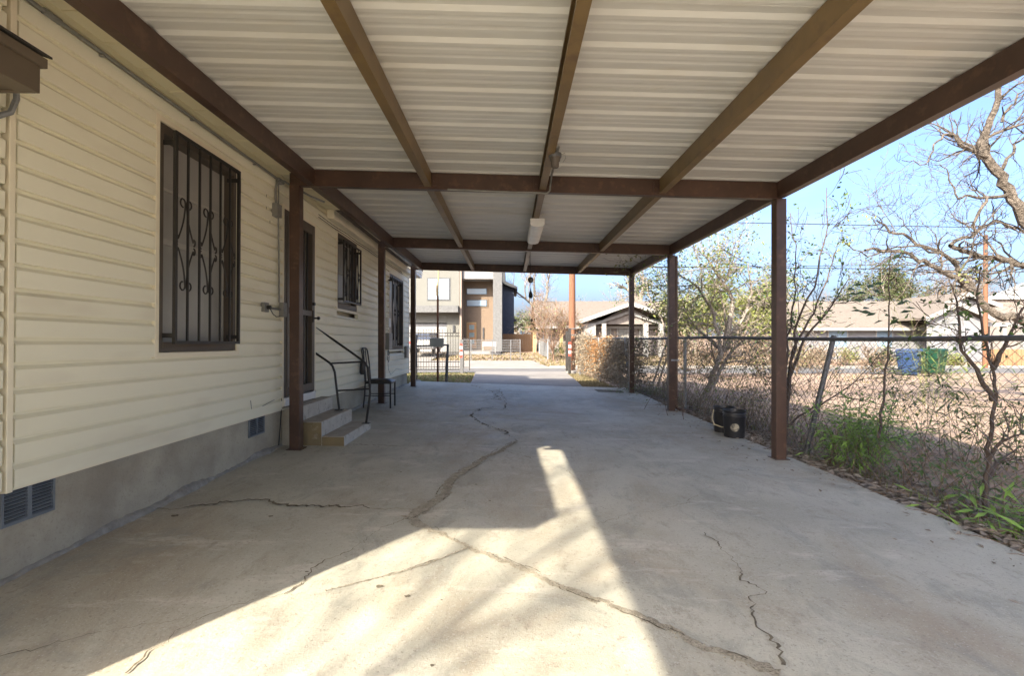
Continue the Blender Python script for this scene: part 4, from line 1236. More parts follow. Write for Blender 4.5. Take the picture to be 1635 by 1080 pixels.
limb(br, [o_(1555, 465, 9.0), o_(1546, 443, 9.1), o_(1504, 405, 9.1), o_(1455, 382, 9.2), o_(1413, 359, 9.2), o_(1400, 352, 9.2)], 0.051, 0.013, ro, 10, .8, 2)
limb(br, [o_(1530, 420, 9.0), o_(1500, 404, 8.9), o_(1440, 395, 8.8), o_(1385, 410, 8.7), o_(1340, 380, 8.6)], 0.027, 0.007, ro, 9, .7, 2)
limb(br, [Vector((-.45, 0, 2.1)), o_(1720, 430, 9.4), o_(1635, 424, 9.5), o_(1590, 412, 9.5), o_(1536, 401, 9.4), o_(1517, 392, 9.3)], 0.075, 0.038, ro, 12, .9, 2)
limb(br, [Vector((-.5, 0, 2.15)), o_(1690, 400, 9.0), o_(1635, 353, 9.0), o_(1611, 301, 9.0), o_(1582, 262, 9.0), o_(1569, 243, 9.0), o_(1566, 226, 9.0), o_(1579, 200, 9.0), o_(1592, 165, 9.0), o_(1594, 140, 9.0), o_(1610, 110, 9.0)], 0.116, 0.038, ro, 13, .8, 2, t0=.35)
limb(br, [o_(1572, 252, 9.0), o_(1553, 240, 8.9), o_(1533, 230, 8.8), o_(1523, 215, 8.8), o_(1506, 216, 8.8), o_(1490, 236, 8.7), o_(1479, 262, 8.7), o_(1440, 256, 8.6)], 0.041, 0.006, ro, 7, .6, 2)
limb(br, [o_(1533, 230, 8.8), o_(1521, 210, 8.8), o_(1518, 180, 8.8)], 0.017, 0.006, ro, 4, .5, 1)
limb(br, [o_(1600, 270, 9.0), o_(1620, 235, 9.1), o_(1640, 215, 9.2), o_(1600, 190, 9.2)], 0.034, 0.007, ro, 9, .7, 2)
limb(br, [o_(1611, 310, 9.0), o_(1575, 315, 8.9), o_(1545, 312, 8.8), o_(1530, 318, 8.8), o_(1515, 280, 8.8), o_(1500, 262, 8.8)], 0.034, 0.007, ro, 12, .7, 2)
limb(br, [o_(1575, 316, 8.9), o_(1560, 345, 8.9), o_(1553, 380, 9.0)], 0.027, 0.022, ro, 4, .6, 2)
limb(br, [o_(1517, 392, 9.3), o_(1560, 370, 9.3), o_(1590, 352, 9.4), o_(1635, 370, 9.4)], 0.034, 0.022, ro, 13, .8, 2)
limb(br, [o_(1600, 195, 9.0), o_(1625, 150, 9.0), o_(1660, 130, 9.0)], 0.027, 0.007, ro, 7, .7, 2)
limb(br, [o_(1700, 410, 9.2), o_(1760, 330, 9.3), o_(1800, 230, 9.4), o_(1830, 120, 9.4)], 0.109, 0.038, ro, 10, 1.0, 2)
for (a, b_) in (((1413, 359), (1375, 340)), ((1455, 382), (1418, 330)), ((1504, 405), (1470, 350)), ((1440, 395), (1400, 425)), ((1381, 400), (1345, 425))):
    limb(br, [o_(*a, 9.1), o_((a[0] + b_[0]) / 2 + 6, (a[1] + b_[1]) / 2 - 4, 9.0), o_(*b_, 9.0)], 0.012, 0.004, ro, 5, .5, 1)
br.build('limbs', 'oakbark', oak, smooth=True)
ol = MB()
for _ in range(130):
    px, py = ro.choice(((1350, 370), (1355, 385), (1340, 395), (1345, 325), (1385, 340), (1545, 437)))
    ol.rleaf(o_(px + ro.gauss(0, 9), py + ro.gauss(0, 9), 8.6 + ro.gauss(0, .15)), .07, .035, ro)
ol.build('leaves', 'leafyel', oak)

# ------------------------------------------------------------------ leafy shrub tree behind the fence between the two right posts
def fan_tree(name, base, label, cat, stems, leaf_m, stem_m, seed, nleaf, LL, LW, r0=.04, depth=2, tl=.7, twigs=6, spread=.06, group=None, droop=.2):
    rr = random.Random(seed)
    t = thing(name, base, label, cat, group)
    mb = MB(); tips = []
    for pts in stems:
        pts = [Vector(p) - Vector(base) for p in pts]
        limb(mb, pts, r0 * rr.uniform(.75, 1.1), r0 * .2, rr, twigs, tl, depth, tips, sides=6, t0=.4, jit=.02, wob=.2)
    mb.build('stems', stem_m, t, smooth=True)
    lms = leaf_m if isinstance(leaf_m, (list, tuple)) else [leaf_m]
    for i, m_ in enumerate(lms):
        lb = MB()
        for _ in range(nleaf // len(lms)):
            q, d = rr.choice(tips)
            lb.rleaf(q + Vector((rr.gauss(0, spread), rr.gauss(0, spread), rr.gauss(0, spread))), LL, LW, rr, droop)
        lb.build('foliage', m_, t)['kind'] = 'stuff'
    return t
def WP(*l): return [W(*p) for p in l]
B = W(1116, 650, 9.75)
fan_tree('shrub_tree', B, 'multi stemmed yellow green shrub tree between the two right carport posts', 'tree',
         [WP((1116, 650, 9.75), (1135, 610, 9.8), (1155, 560, 9.9), (1160, 520, 10), (1150, 470, 10.1), (1125, 420, 10.2)),
          WP((1135, 610, 9.8), (1150, 565, 9.8), (1140, 500, 9.9), (1115, 460, 9.7), (1085, 440, 9.6)),
          WP((1155, 560, 9.9), (1185, 510, 10.0), (1200, 470, 10.2), (1195, 420, 10.3)),
          WP((1160, 540, 9.9), (1170, 480, 10), (1140, 430, 10), (1120, 400, 10)),
          WP((1116, 650, 9.8), (1150, 590, 10.2), (1175, 555, 10.6), (1215, 520, 10.8)),
          WP((1155, 560, 9.9), (1130, 540, 10.4), (1095, 510, 10.8))],
         ['leafyel', 'leafyel', 'leaf', 'leafyel', 'greyvine'], 'bark', 41, 5200, .075, .034, r0=.055, depth=2, tl=.85, twigs=10, spread=.12)
# taller arching shrub just past the second post, dark leaves against the sky
B = W(1060, 618, 14.2)
fan_tree('privet_tree', B, 'dark leaved privet tree leaning over the fence behind the second right post', 'tree',
         [WP((1040, 618, 14.4), (1052, 585, 14.4), (1065, 540, 14.4), (1075, 480, 14.5), (1060, 440, 14.6)),
          WP((1050, 618, 14.4), (1066, 570, 14.4), (1080, 520, 14.5), (1100, 470, 14.6), (1105, 430, 14.6)),
          WP((1060, 618, 14.2), (1072, 590, 14.2), (1060, 520, 14.4), (1035, 470, 14.6), (1030, 440, 14.8))],
         ['leafdark', 'leaf', 'leafyel'], 'bark', 43, 2400, .075, .038, r0=.045, depth=2, tl=.8, twigs=9, spread=.10)
# multi stem thin tree right of the near post
B = W(1250, 715, 6.35)
fan_tree('thin_sapling_clump', B, 'clump of thin dark stems rising beside the nearest right post', 'sapling',
         [WP((1250, 715, 6.35), (1256, 640, 6.4), (1258, 560, 6.4), (1268, 480, 6.4), (1270, 410, 6.5), (1262, 340, 6.5)),
          WP((1254, 700, 6.35), (1262, 600, 6.4), (1275, 510, 6.4), (1305, 440, 6.3), (1318, 380, 6.2), (1320, 300, 6.2)),
          WP((1256, 650, 6.4), (1266, 560, 6.5), (1300, 500, 6.6), (1325, 430, 6.7), (1335, 400, 6.7)),
          WP((1256, 650, 6.4), (1252, 560, 6.5), (1245, 480, 6.6), (1235, 430, 6.6)),
          WP((1262, 600, 6.4), (1285, 540, 6.3), (1330, 485, 6.2), (1358, 440, 6.1)),
          WP((1250, 690, 6.4), (1275, 665, 6.3), (1320, 640, 6.1), (1365, 610, 6.0), (1410, 560, 5.9))],
         ['leafdark', 'leaf'], 'darkbark', 47, 420, .06, .032, r0=.022, depth=1, tl=.45, twigs=9, spread=.05)
# sapling with big dark leaves in front of the grey house
B = W(1402, 700, 5.0)
sp_ = fan_tree('leafy_sapling', B, 'single upright sapling with large dark oval leaves above the fence rail', 'sapling',
               [WP((1402, 700, 5.0), (1412, 620, 5.0), (1418, 560, 5.0), (1419, 490, 5.0), (1421, 430, 5.0), (1423, 395, 5.0))],
               ['leafdark'], 'darkbark', 53, 10, .05, .03, r0=.014, depth=0, tl=.25, twigs=3)
rr = random.Random(6)
for (px, py) in ((1385, 468), (1378, 480), (1395, 475), (1388, 492), (1408, 470), (1380, 455), (1372, 470), (1400, 500), (1410, 512), (1430, 488), (1436, 500), (1412, 452), (1424, 415), (1424, 435), (1440, 480), (1395, 455), (1366, 462),
                 (1402, 484), (1392, 500), (1428, 506), (1444, 492), (1415, 440), (1420, 520), (1378, 497)):
    d = Vector((px - 1416, rr.gauss(0, 10), rr.uniform(-6, 10)))
    lb = MB(); lb.leaf(W(px, py, 5.0 + rr.gauss(0, .06)) - B, d, Vector((rr.gauss(0, .5), -.7, 1)), .105, .055); lb.build('large_leaf', 'leafdark', sp_)
# small crooked tree close to the camera
B = W(1568, 838, 3.85)
fan_tree('crooked_small_tree', B, 'small crooked tree nearest the camera beside the slab edge', 'tree',
         [WP((1568, 838, 3.85), (1574, 760, 3.86), (1582, 700, 3.88), (1590, 640, 3.9), (1585, 590, 3.9), (1568, 520, 3.95), (1560, 470, 4.0), (1565, 430, 4.0)),
          WP((1585, 640, 3.9), (1560, 590, 3.9), (1535, 560, 3.95), (1530, 500, 4.0), (1524, 470, 4.0)),
          WP((1574, 735, 3.86), (1600, 705, 3.8), (1640, 690, 3.7)), WP((1572, 780, 3.86), (1590, 740, 4.0), (1625, 715, 4.1)),
          WP((1585, 590, 3.9), (1610, 540, 3.8), (1640, 470, 3.8))],
         ['leaf', 'leafdark'], 'darkbark', 59, 260, .05, .026, r0=.024, depth=1, tl=.24, twigs=6, spread=.05)

# ------------------------------------------------------------------ lance-leaved clumps (bamboo, nandina) along the fence
def lance_clump(name, base, label, cat, stems, height, spread, leaf_m, stem_m, seed, L=.11, w=.014, per=30, lean=.25, group=None, r=.005):
    rr = random.Random(seed); t = thing(name, base, label, cat, group)
    sm = MB(); lb = MB()
    for i in range(stems):
        p = Vector((rr.gauss(0, spread), rr.gauss(0, spread), 0)); h = height * rr.uniform(.55, 1.1)
        d = Vector((rr.gauss(0, lean), rr.gauss(0, lean), 1)).normalized()
        P = [p]
        for k in range(6):
            d = (d + Vector((rr.gauss(0, .08), rr.gauss(0, .08), -.02 * k))).normalized(); P.append(P[-1] + d * h / 6)
        sm.tube(P, r, 4, r * .3, cap=False)
        for _ in range(per):
            k = rr.randint(1, 5) if rr.random() < .75 else 5; q = P[k].lerp(P[k + 1], rr.random())
            a = rr.uniform(0, 6.283)
            out = Vector((math.cos(a), math.sin(a), rr.uniform(-.35, .75)))
            q2 = q + out * rr.uniform(.0, .14)
            lb.leaf(q2, out + Vector((0, 0, rr.uniform(-.4, .3))), Vector((rr.gauss(0, .3), rr.gauss(0, .3), 1)), L * rr.uniform(.6, 1.3), w * rr.uniform(.7, 1.3))
    sm.build('stems', stem_m, t); lb.build('foliage', leaf_m, t)['kind'] = 'stuff'
    return t
def gp(px, py, Y): p = W(px, py, Y); return Vector((p.x, p.y, ground_z(p.x, p.y)))
lance_clump('nandina_bush', gp(1365, 730, 5.45), 'bushy bright green nandina against the fence right of the near post', 'bush', 24, .80, .12, 'nandina', 'twig', 61, L=.13, w=.022, per=50, lean=.28)
lance_clump('nandina_bush', gp(1325, 740, 5.6), 'low yellow green shoot at the foot of the leaning fence post', 'bush', 7, .45, .07, 'nandina', 'twig', 62, L=.11, w=.018, per=30)
lance_clump('weed_clump', gp(1440, 740, 4.9), 'dark mixed weed clump growing through the chain link by the sapling', 'weeds', 11, .7, .16, 'leaf', 'twig', 63, L=.08, w=.03, per=18, lean=.35)
lance_clump('bamboo_clump', gp(1480, 700, 6.2), 'sparse thin leaved bamboo behind the chain link in front of the bins', 'bamboo', 15, 1.55, .34, 'bamboo', 'darkbark', 64, L=.17, w=.019, per=44, lean=.16)
lance_clump('bamboo_clump', gp(1540, 700, 5.6), 'sparse bamboo stems behind the crooked small tree', 'bamboo', 12, 1.2, .36, 'leafdark', 'twig', 65, L=.16, w=.018, per=38, lean=.22)
lance_clump('bamboo_clump', gp(1600, 730, 5.0), 'bamboo shoots at the right end of the fence', 'bamboo', 10, 1.05, .3, 'bamboo', 'twig', 66, L=.15, w=.018, per=34, lean=.25)
lance_clump('bamboo_clump', gp(1482, 640, 10.5), 'tall pale yellow bamboo rising above the rail in front of the grey house', 'bamboo', 9, 2.6, .16, 'bamboopale', 'bamboopale', 67, L=.17, w=.02, per=40, lean=.07)
lance_clump('blade_plant', gp(1618, 868, 3.55), 'fresh green blade leaved plant in the lower right corner', 'plant', 12, .26, .12, 'nandina', 'nandina', 68, L=.19, w=.028, per=11, lean=.6)
lance_clump('weed_clump', gp(1590, 800, 4.0), 'low green weeds round the foot of the crooked small tree', 'weeds', 10, .5, .18, 'leaf', 'twig', 69, L=.08, w=.022, per=16, lean=.5)
lance_clump('weed_clump', gp(1535, 760, 4.4), 'scruffy weeds left of the crooked small tree', 'weeds', 9, .55, .16, 'leaf', 'twig', 70, L=.07, w=.02, per=18, lean=.45)
lance_clump('weed_clump', gp(1210, 665, 7.6), 'thin dry weeds behind the two black pails', 'weeds', 14, .9, .2, 'greyvine', 'twig', 71, L=.08, w=.016, per=20, lean=.3)
lance_clump('weed_clump', gp(1020, 625, 12.6), 'low green weeds on the fence line at the far right post', 'weeds', 22, .28, .35, 'leaf', 'leaf', 72, L=.09, w=.02, per=14, lean=.5)
lance_clump('weed_clump', gp(1120, 640, 9.4), 'grey dry weed tangle at the foot of the shrub tree', 'weeds', 26, .8, .45, 'greyvine', 'twig', 73, L=.06, w=.014, per=20, lean=.4)
lance_clump('weed_clump', gp(1195, 640, 8.6), 'olive twiggy growth on the fence between the posts', 'weeds', 26, 1.15, .5, 'leafyel', 'twig', 74, L=.07, w=.018, per=24, lean=.3)
lance_clump('weed_clump', gp(1300, 660, 7.2), 'loose brown leaved creeper on the mesh right of the near post', 'weeds', 16, 1.2, .35, 'leafbrown', 'darkbark', 75, L=.055, w=.022, per=14, lean=.3)
# sprig hanging through the roof edge
sg = thing('vine_sprig', W(1150, 346, 7.55), 'green leaf sprig poking in under the roof edge by the right beam', 'plant')
b = MB(); b.tube([(0, 0, 0), (-.12, .0, .02), (-.25, 0, .01), (-.38, 0, -.03)], .003, 4); b.build('stem', 'twig', sg)
b = MB(); rr = random.Random(2)
for _ in range(26):
    t = rr.random(); b.rleaf(Vector((-.38 * t, rr.gauss(0, .02), rr.gauss(0, .02))), .05, .025, rr, .5)
b.build('foliage', 'leaf', sg)

# ------------------------------------------------------------------ vine-covered stretch of the fence further on
vine = thing('vine_hedge', (3.05, 16.5, -.2), 'dry grey and orange vine smothering the far end of the chain link fence', 'vine')
rv = random.Random(81)
tw = MB(); lv = {'greyvine': MB(), 'leaforange': MB(), 'leafbrown': MB(), 'leafyel': MB()}
def vtop(Y): return 1.32 + .18 * nz(Y, 2, 0, .8)
VB = Vector((3.05, 16.5, -.2))
for _ in range(420):
    Y = rv.uniform(12.2, 20.3); z = rv.uniform(-.1, 1.2); p = Vector((fence_x(Y) + rv.gauss(0, .12), Y, z)) - VB
    P = [p]; d = Vector((rv.gauss(0, .5), rv.gauss(0, 1), rv.gauss(.3, .7))).normalized()
    for k in range(4):
        d = (d + Vector((rv.gauss(0, .3), rv.gauss(0, .3), rv.gauss(-.1, .3)))).normalized(); P.append(P[-1] + d * .13)
    tw.tube(P, .0045, 3, .002, cap=False)
for _ in range(19000):
    Y = rv.uniform(12.2, 20.4); t = vtop(Y); z = -.12 + (t + .12) * rv.random() ** .8
    if rv.random() < .04: z += rv.uniform(0, .35)
    dens = .5 + .5 * nz(Y, z, 4.4, 1.6)
    if Y < 13.6 and rv.random() > .6: continue
    if rv.random() > .75 + dens * .4: continue
    p = Vector((fence_x(Y) + rv.gauss(0, .13), Y, z)) - VB
    orange = math.exp(-((Y - 16.9 + .8 * (z - .8)) / 1.35) ** 2) * (.25 + .75 * min(1, max(0, z / .9)))
    m_ = 'leaforange' if rv.random() < orange * .9 else rv.choice(('greyvine', 'greyvine', 'leafbrown', 'greyvine', 'greyvine'))
    lv[m_].rleaf(p, .075, .04, rv, .3)
for _ in range(3600):
    Y = rv.uniform(6.6, 13.2); z = -.12 + 1.35 * rv.random() ** 1.3
    if nz(Y, z, 8.1, 1.2) < -.12: continue
    p = Vector((fence_x(Y) + .12 + abs(rv.gauss(0, .22)), Y, z)) - VB
    lv[rv.choice(('greyvine', 'leafbrown', 'leafyel', 'greyvine'))].rleaf(p, .06, .028, rv, .3)
for _ in range(240):
    Y = rv.uniform(6.4, 13.2); p = Vector((fence_x(Y) + .1 + abs(rv.gauss(0, .2)), Y, rv.uniform(-.1, .9))) - VB
    P = [p]; d = Vector((rv.gauss(0, .4), rv.gauss(0, .8), rv.gauss(.5, .6))).normalized()
    for k in range(5):
        d = (d + Vector((rv.gauss(0, .3), rv.gauss(0, .3), rv.gauss(-.05, .3)))).normalized(); P.append(P[-1] + d * .14)
    tw.tube(P, .0045, 3, .002, cap=False)
tw.build('stems', 'twig', vine)
for k_, mb in lv.items(): mb.build('foliage', k_, vine)

# ------------------------------------------------------------------ ground cover
def grass(name, label, region, n, m_, hmin, hmax, seed, wid=.006, lean=.5):
    rr = random.Random(seed); mb = MB()
    for _ in range(n):
        X, Y = region(rr); z = ground_z(X, Y)
        h = rr.uniform(hmin, hmax); a = rr.uniform(0, 6.283); l = h * rr.uniform(.1, lean)
        w = wid * rr.uniform(.6, 1.4) * (1 + Y * .03); s_ = Vector((math.cos(a + 1.57), math.sin(a + 1.57), 0)) * w
        p = Vector((X, Y, z - .01)); m = p + Vector((math.cos(a) * l * .35, math.sin(a) * l * .35, h * .6)); t = p + Vector((math.cos(a) * l, math.sin(a) * l, h))
        mb.add([p - s_, p + s_, m + s_ * .7, m - s_ * .7, t], [(0, 1, 2, 3), (3, 2, 4)])
    return tag(mb.build(name, m_), label, 'grass', kind='stuff')
def reg_right(r):
    Y = r.uniform(1.5, 20); return (slab_right(min(Y, 13)) + .08 + abs(r.gauss(0, 1.1)), Y)
grass('dry_grass', 'dry straw coloured grass between the slab and the yard', reg_right, 2600, 'drygrass', .03, .09, 91)
def reg_green(r):
    Y = r.uniform(2, 14); return (slab_right(Y) + .15 + abs(r.gauss(0, .9)), Y)
grass('green_grass', 'patchy green grass along the chain link fence', reg_green, 900, 'greengrass', .04, .13, 92)
def reg_yard(r):
    for _ in range(40):
        X = r.uniform(5, 30); Y = r.uniform(2, 22)
        if nz(X, Y, 6.6, .45) > .12: break
    return X, Y
grass('yard_grass', 'thin patches of dry grass on the bare yard', reg_yard, 5000, 'drygrass', .02, .08, 99, wid=.01)
def reg_left(r):
    Y = r.uniform(13.8, 22.3); return (r.uniform(-6.0, -1.15 - .42 * (Y - 13.76) / 8.4), Y)
grass('lawn_grass', 'short mixed lawn left of the far driveway', reg_left, 9000, 'greengrass', .02, .07, 93, wid=.008)
grass('lawn_grass', 'straw coloured lawn by the iron gate', reg_left, 12000, 'drygrass', .02, .07, 94, wid=.009)
def reg_rd(r):
    Y = r.uniform(13.8, 22.3); return (r.uniform(2.05 + .45 * (Y - 13.76) / 8.4, 3.1), Y)
grass('verge_grass', 'straw coloured grass right of the far driveway', reg_rd, 6000, 'drygrass', .02, .08, 95, wid=.009)
def reg_far(r):
    Y = r.uniform(28.5, 38); return (r.uniform(-12, 16), Y)
grass('far_lawn', 'yellowed lawn across the street', lambda r: (lambda X, Y: (X, Y) if not (-9.6 < X < 1.6 and Y < 31.1) else (X + 11.5, Y))(*reg_far(r)), 9000, 'drygrass', .04, .14, 96, wid=.02)
# leaf litter heap along the slab edge
lt = MB(); lt2 = MB(); rl_ = random.Random(97)
for _ in range(8500):
    Y = rl_.uniform(1.6, 13.5); X = slab_right(Y) + .02 + abs(rl_.gauss(0, .30))
    z = ground_z(X, Y) + max(0, .07 * math.exp(-((X - slab_right(Y)) / .35) ** 2)) * rl_.random()
    flat_leaf(lt, X, Y, rl_.uniform(.04, .10), rl_, z)
tag(lt.build('leaf_litter', 'litter'), 'drift of dead grey brown leaves along the slab edge', 'leaves', kind='stuff')
for _ in range(5200):
    Y = rl_.uniform(1.6, 13.5); X = slab_right(Y) + .3 + abs(rl_.gauss(0, 1.5))
    flat_leaf(lt2, X, Y, rl_.uniform(.03, .08), rl_, ground_z(X, Y))
tag(lt2.build('leaf_litter', 'leafbrown'), 'brown leaves strewn over the shaded ground beyond the fence', 'leaves', kind='stuff')
tk = MB()
for _ in range(260):
    Y = rl_.uniform(2, 13); X = slab_right(Y) + abs(rl_.gauss(0, .3)); a = rl_.uniform(0, 6.28); L = rl_.uniform(.08, .35); z = ground_z(X, Y) + .05
    tk.tube([(X, Y, z), (X + math.cos(a) * L * .5, Y + math.sin(a) * L * .5, z + .02), (X + math.cos(a) * L, Y + math.sin(a) * L, z + .01)], .004, 3, .002, cap=False)
tag(tk.build('twig_litter', 'twig'), 'thin broken twigs lying among the dead leaves', 'twigs', kind='stuff')

# ================================================================== FRONT GATE AND FENCES
YG = 21.6
zg_ = -.22
gate = thing('iron_gate', W(700, 592, YG), 'black iron picket sliding gate across the left of the driveway end', 'gate')
GB = W(700, 592, YG)
x0, x1 = W(640, 0, YG).x - GB.x, W(734, 0, YG).x - GB.x
for zz in (.02, .14, .36, 1.48, 1.62):
    b = MB(); b.box((x0, -.018, zz), (x1, .018, zz + .035)); b.build('rail', 'iron', gate)
pk = None; n = 22
for i in range(n):
    xx = x0 + (x1 - x0) * (i + .5) / n
    if pk is None:
        b = MB(); b.box((-.009, -.0085, .02), (.009, .0085, 1.75)); b.lathe((0, 0, 1.75), [(.014, 0), (.009, .03), (.001, .09)], 6); pk = b.build('picket', 'iron', gate); pk.location.x = xx
    else: copy_part(pk, gate).location.x = xx
rn = None
for i in range(11):
    xx = x0 + (x1 - x0) * (i + .5) / 11
    if rn is None:
        b = MB(); b.tube([(.052 * math.cos(a), 0, 1.5675 + .052 * math.sin(a)) for a in [6.283 * q / 12 for q in range(13)]], .007, 4, cap=False); rn = b.build('ring', 'iron', gate); rn.location.x = xx
    else: copy_part(rn, gate).location.x = xx
gpst = thing('gate_post', W(737.5, 592, YG - .05), 'dark gate post with red and white reflector left of the driveway', 'post')
b = MB(); b.box((-.07, -.07, -.2), (.07, .07, 1.35)); b.build('shaft', 'dark_galv', gpst, bevel=.005)
def reflector(par, x, y, zlo, zhi, w=.05, n=5):
    for i in range(n):
        b = MB(); a = zlo + (zhi - zlo) * i / n; c = zlo + (zhi - zlo) * (i + 1) / n
        b.box((x - w, y - .006, a), (x + w, y, c)); b.build('reflector', 'refl_red' if (n - i) % 2 else 'refl_white', par)
reflector(gpst, -.03, -.072, .56, 1.18)
# operator housing and plant behind the post top
ga2 = thing('gate_leaf', W(745, 592, YG - .1), 'small black framed gate leaf standing open beside the gate post', 'gate')
for (a, c) in (((-.14, -.01, .1), (-.11, .02, 1.42)), ((.11, -.01, 0), (.145, .02, 1.50)), ((-.11, -.01, 1.36), (.11, .02, 1.40)), ((-.11, -.01, .12), (.11, .02, .15))):
    b = MB(); b.box(a, c); b.build('frame_bar', 'iron', ga2)
# right side gate posts
gr = thing('end_gate', W(915, 588, 21.4), 'black steel gate end frame beside the utility pole', 'gate')
for px, w, top, yo in ((905, .05, 527, -.02), (924.5, .05, 527, .0)):
    p = W(px, 586, 21.4) - W(915, 588, 21.4); h_ = (586 - top) / F * 21.4
    b = MB(); b.box((p.x - w, yo - .05, -.15), (p.x + w, yo + .05, h_)); b.build('upright', 'iron', gr, bevel=.004)
for zz in (.24,):
    p0 = W(905, 0, 21.4).x - W(915, 0, 21.4).x; p1 = W(924.5, 0, 21.4).x - W(915, 0, 21.4).x
    b = MB(); b.box((p0, -.02, zz), (p1, .02, zz + .05)); b.build('rail', 'iron', gr)
g2 = thing('gate_post', W(909.5, 590, 20.8), 'black gate post with red and white reflector in front of the utility pole', 'post')
b = MB(); b.box((-.055, -.055, -.2), (.055, .055, 1.72)); b.build('shaft', 'iron', g2, bevel=.004)
reflector(g2, 0, -.057, .55, 1.14, .05)
ft = MB(); ft.box((-.38, -.25, -.3), (.42, .3, .10)); o = ft.build('concrete_footing', 'drive', None, bevel=.02); o.location = W(917, 592, 21.5); o.location.z = -.25
tag(o, 'pale concrete footing under the black gate posts and pole', 'footing')
# chain link walk gate at left, with its sign box and thin brown pole
wg = thing('walk_gate', W(688, 613, 14.4), 'grey pipe walk gate frame with a drooping top bar left of the lawn', 'gate')
WB = W(688, 613, 14.4)
def wgp(px, py, Y=14.4): return W(px, py, Y) - WB
b = MB(); b.tube([wgp(661.5, 612), wgp(664, 552), wgp(665.5, 535)], .035, 8); b.build('gate_post', 'grey_metal', wg, smooth=True)
b = MB(); b.tube([wgp(713, 614), wgp(715, 550)], .035, 8); b.build('gate_post', 'dark_galv', wg, smooth=True)
b = MB(); b.tube([wgp(710.8, 614), wgp(712.5, 565)], .012, 6); b.build('latch_rod', 'dark_galv', wg)
b = MB(); b.tube([wgp(664, 553), wgp(715, 551)], .022, 8); b.build('top_bar', 'dark_galv', wg, smooth=True)
b = MB(); b.tube([wgp(665.5, 606), wgp(665.5, 556)], .018, 6); b.build('stile', 'dark_galv', wg)
bs = MB(); bs.box((-.2, -.05, -.12), (.2, .05, .13)); o = bs.build('control_box', 'signgrey', None, bevel=.01); o.location = W(697.5, 547.5, 14.25)
tag(o, 'blank grey green metal box hung on the walk gate bar', 'box')
bp_ = thing('thin_pole', W(699, 611, 14.6), 'thin brown steel pole with a pale bent top beside the walk gate', 'pole')
b = MB(); b.box((-.028, -.028, -.1), (.028, .028, 2.55)); b.build('shaft', 'pole', bp_)
b = MB(); b.tube([(0, 0, 2.55), (0, 0, 2.95), (.02, 0, 3.05), (.02, 0, 3.5)], .022, 7); b.build('upper_pipe', 'palewood', bp_, smooth=True)
b = MB(); b.tube([(-.03, 0, 2.55), (-.03, 0, 2.85), (.0, 0, 2.92)], .02, 7); b.build('weatherhead', 'palewood', bp_, smooth=True)
# rocks at the house end
for i, (px, py, Y, r_) in enumerate(((664, 607, 13.95, .22), (672, 610, 14.0, .15), (676, 612, 13.9, .11), (659, 611, 13.9, .16))):
    b = MB(); rr = random.Random(i); p = W(px, py, Y); n = 9; vs = []
    for a in range(6):
        th_ = math.pi * a / 5
        for c in range(n):
            ph = 6.283 * c / n; k_ = r_ * rr.uniform(.82, 1.15)
            vs.append((k_ * math.sin(th_) * math.cos(ph), k_ * math.sin(th_) * math.sin(ph), k_ * .75 * math.cos(th_)))
    b.add(vs, [(a * n + c, (a + 1) * n + c, (a + 1) * n + (c + 1) % n, a * n + (c + 1) % n) for a in range(5) for c in range(n)])
    o = b.build('rock', 'rock', None, fix=True); o.location = (p.x, p.y, ground_z(p.x, p.y) + r_ * .45)
    tag(o, ('largest grey rock at the corner of the house, on top of the pile', 'middle grey rock right of the largest one', 'smallest grey rock at the grass edge', 'flat grey rock against the last left post')[i], 'rock', 'rocks at the house corner')

# ================================================================== UTILITY POLES AND WIRES
pl = thing('utility_pole', W(913.5, 584, 22.0), 'thick reddish wooden utility pole beyond the driveway end', 'utility pole')
b = MB(); b.tube([(0, 0, -.3), (0, 0, 3), (.02, 0, 9.0)], [.155, .145, .115], 14); b.build('shaft', 'pole', pl, smooth=True)
b = MB(); b.box((-.16, -.17, 1.62), (.17, .17, 1.66)); b.box((-.155, -.165, 1.35), (.165, .165, 1.38)); b.build('band', 'dark_galv', pl)
pr2 = thing('utility_pole', W(1573, 578, 24.0), 'slim brown utility pole in front of the grey house', 'utility pole')
b = MB(); b.tube([(0, 0, -.3), (.02, 0, 6.15)], [.11, .085], 10); b.build('shaft', 'pole', pr2, smooth=True)
b = MB(); b.box((-.06, -.1, 5.3), (.06, -.02, 5.45)); b.build('bracket', 'dark_galv', pr2)
wr = thing('power_lines', (10, 22, 5), 'two dark overhead lines crossing the sky behind the trees', 'cable')
WBs = Vector((10, 22, 5))
for (a, m_, c) in ((W(900, 350, 22), W(1250, 357, 23), W(1700, 366, 24.0)), (W(900, 428, 22), W(1250, 424, 23), W(1700, 436, 24.0)), (W(900, 425, 30), W(1250, 429, 31), W(1700, 418, 32))):
    P = []
    for i in range(17):
        t = i / 16; P.append((a * (1 - t) ** 2 + m_ * 2 * t * (1 - t) + c * t * t) - WBs)
    b = MB(); b.tube(P, .018, 4, cap=False); b.build('wire', 'wire', wr)

# ================================================================== MODERN HOUSE ACROSS THE STREET
YM = 38.0
mh = thing('modern_house', W(735, 563, YM), 'two storey modern house in grey stucco and tan siding across the street', 'house')
MBs = W(735, 563, YM)
u_ = YM / F
def mx(px): return (px - 735) * u_
def mz(py): return (563 - py) * u_
def mbox(name, px0, px1, py0, py1, y0, y1, m_, parent=mh, **k):
    b = MB(); b.box((mx(px0), y0, mz(py1)), (mx(px1), y1, mz(py0))); return b.build(name, m_, parent, **k)
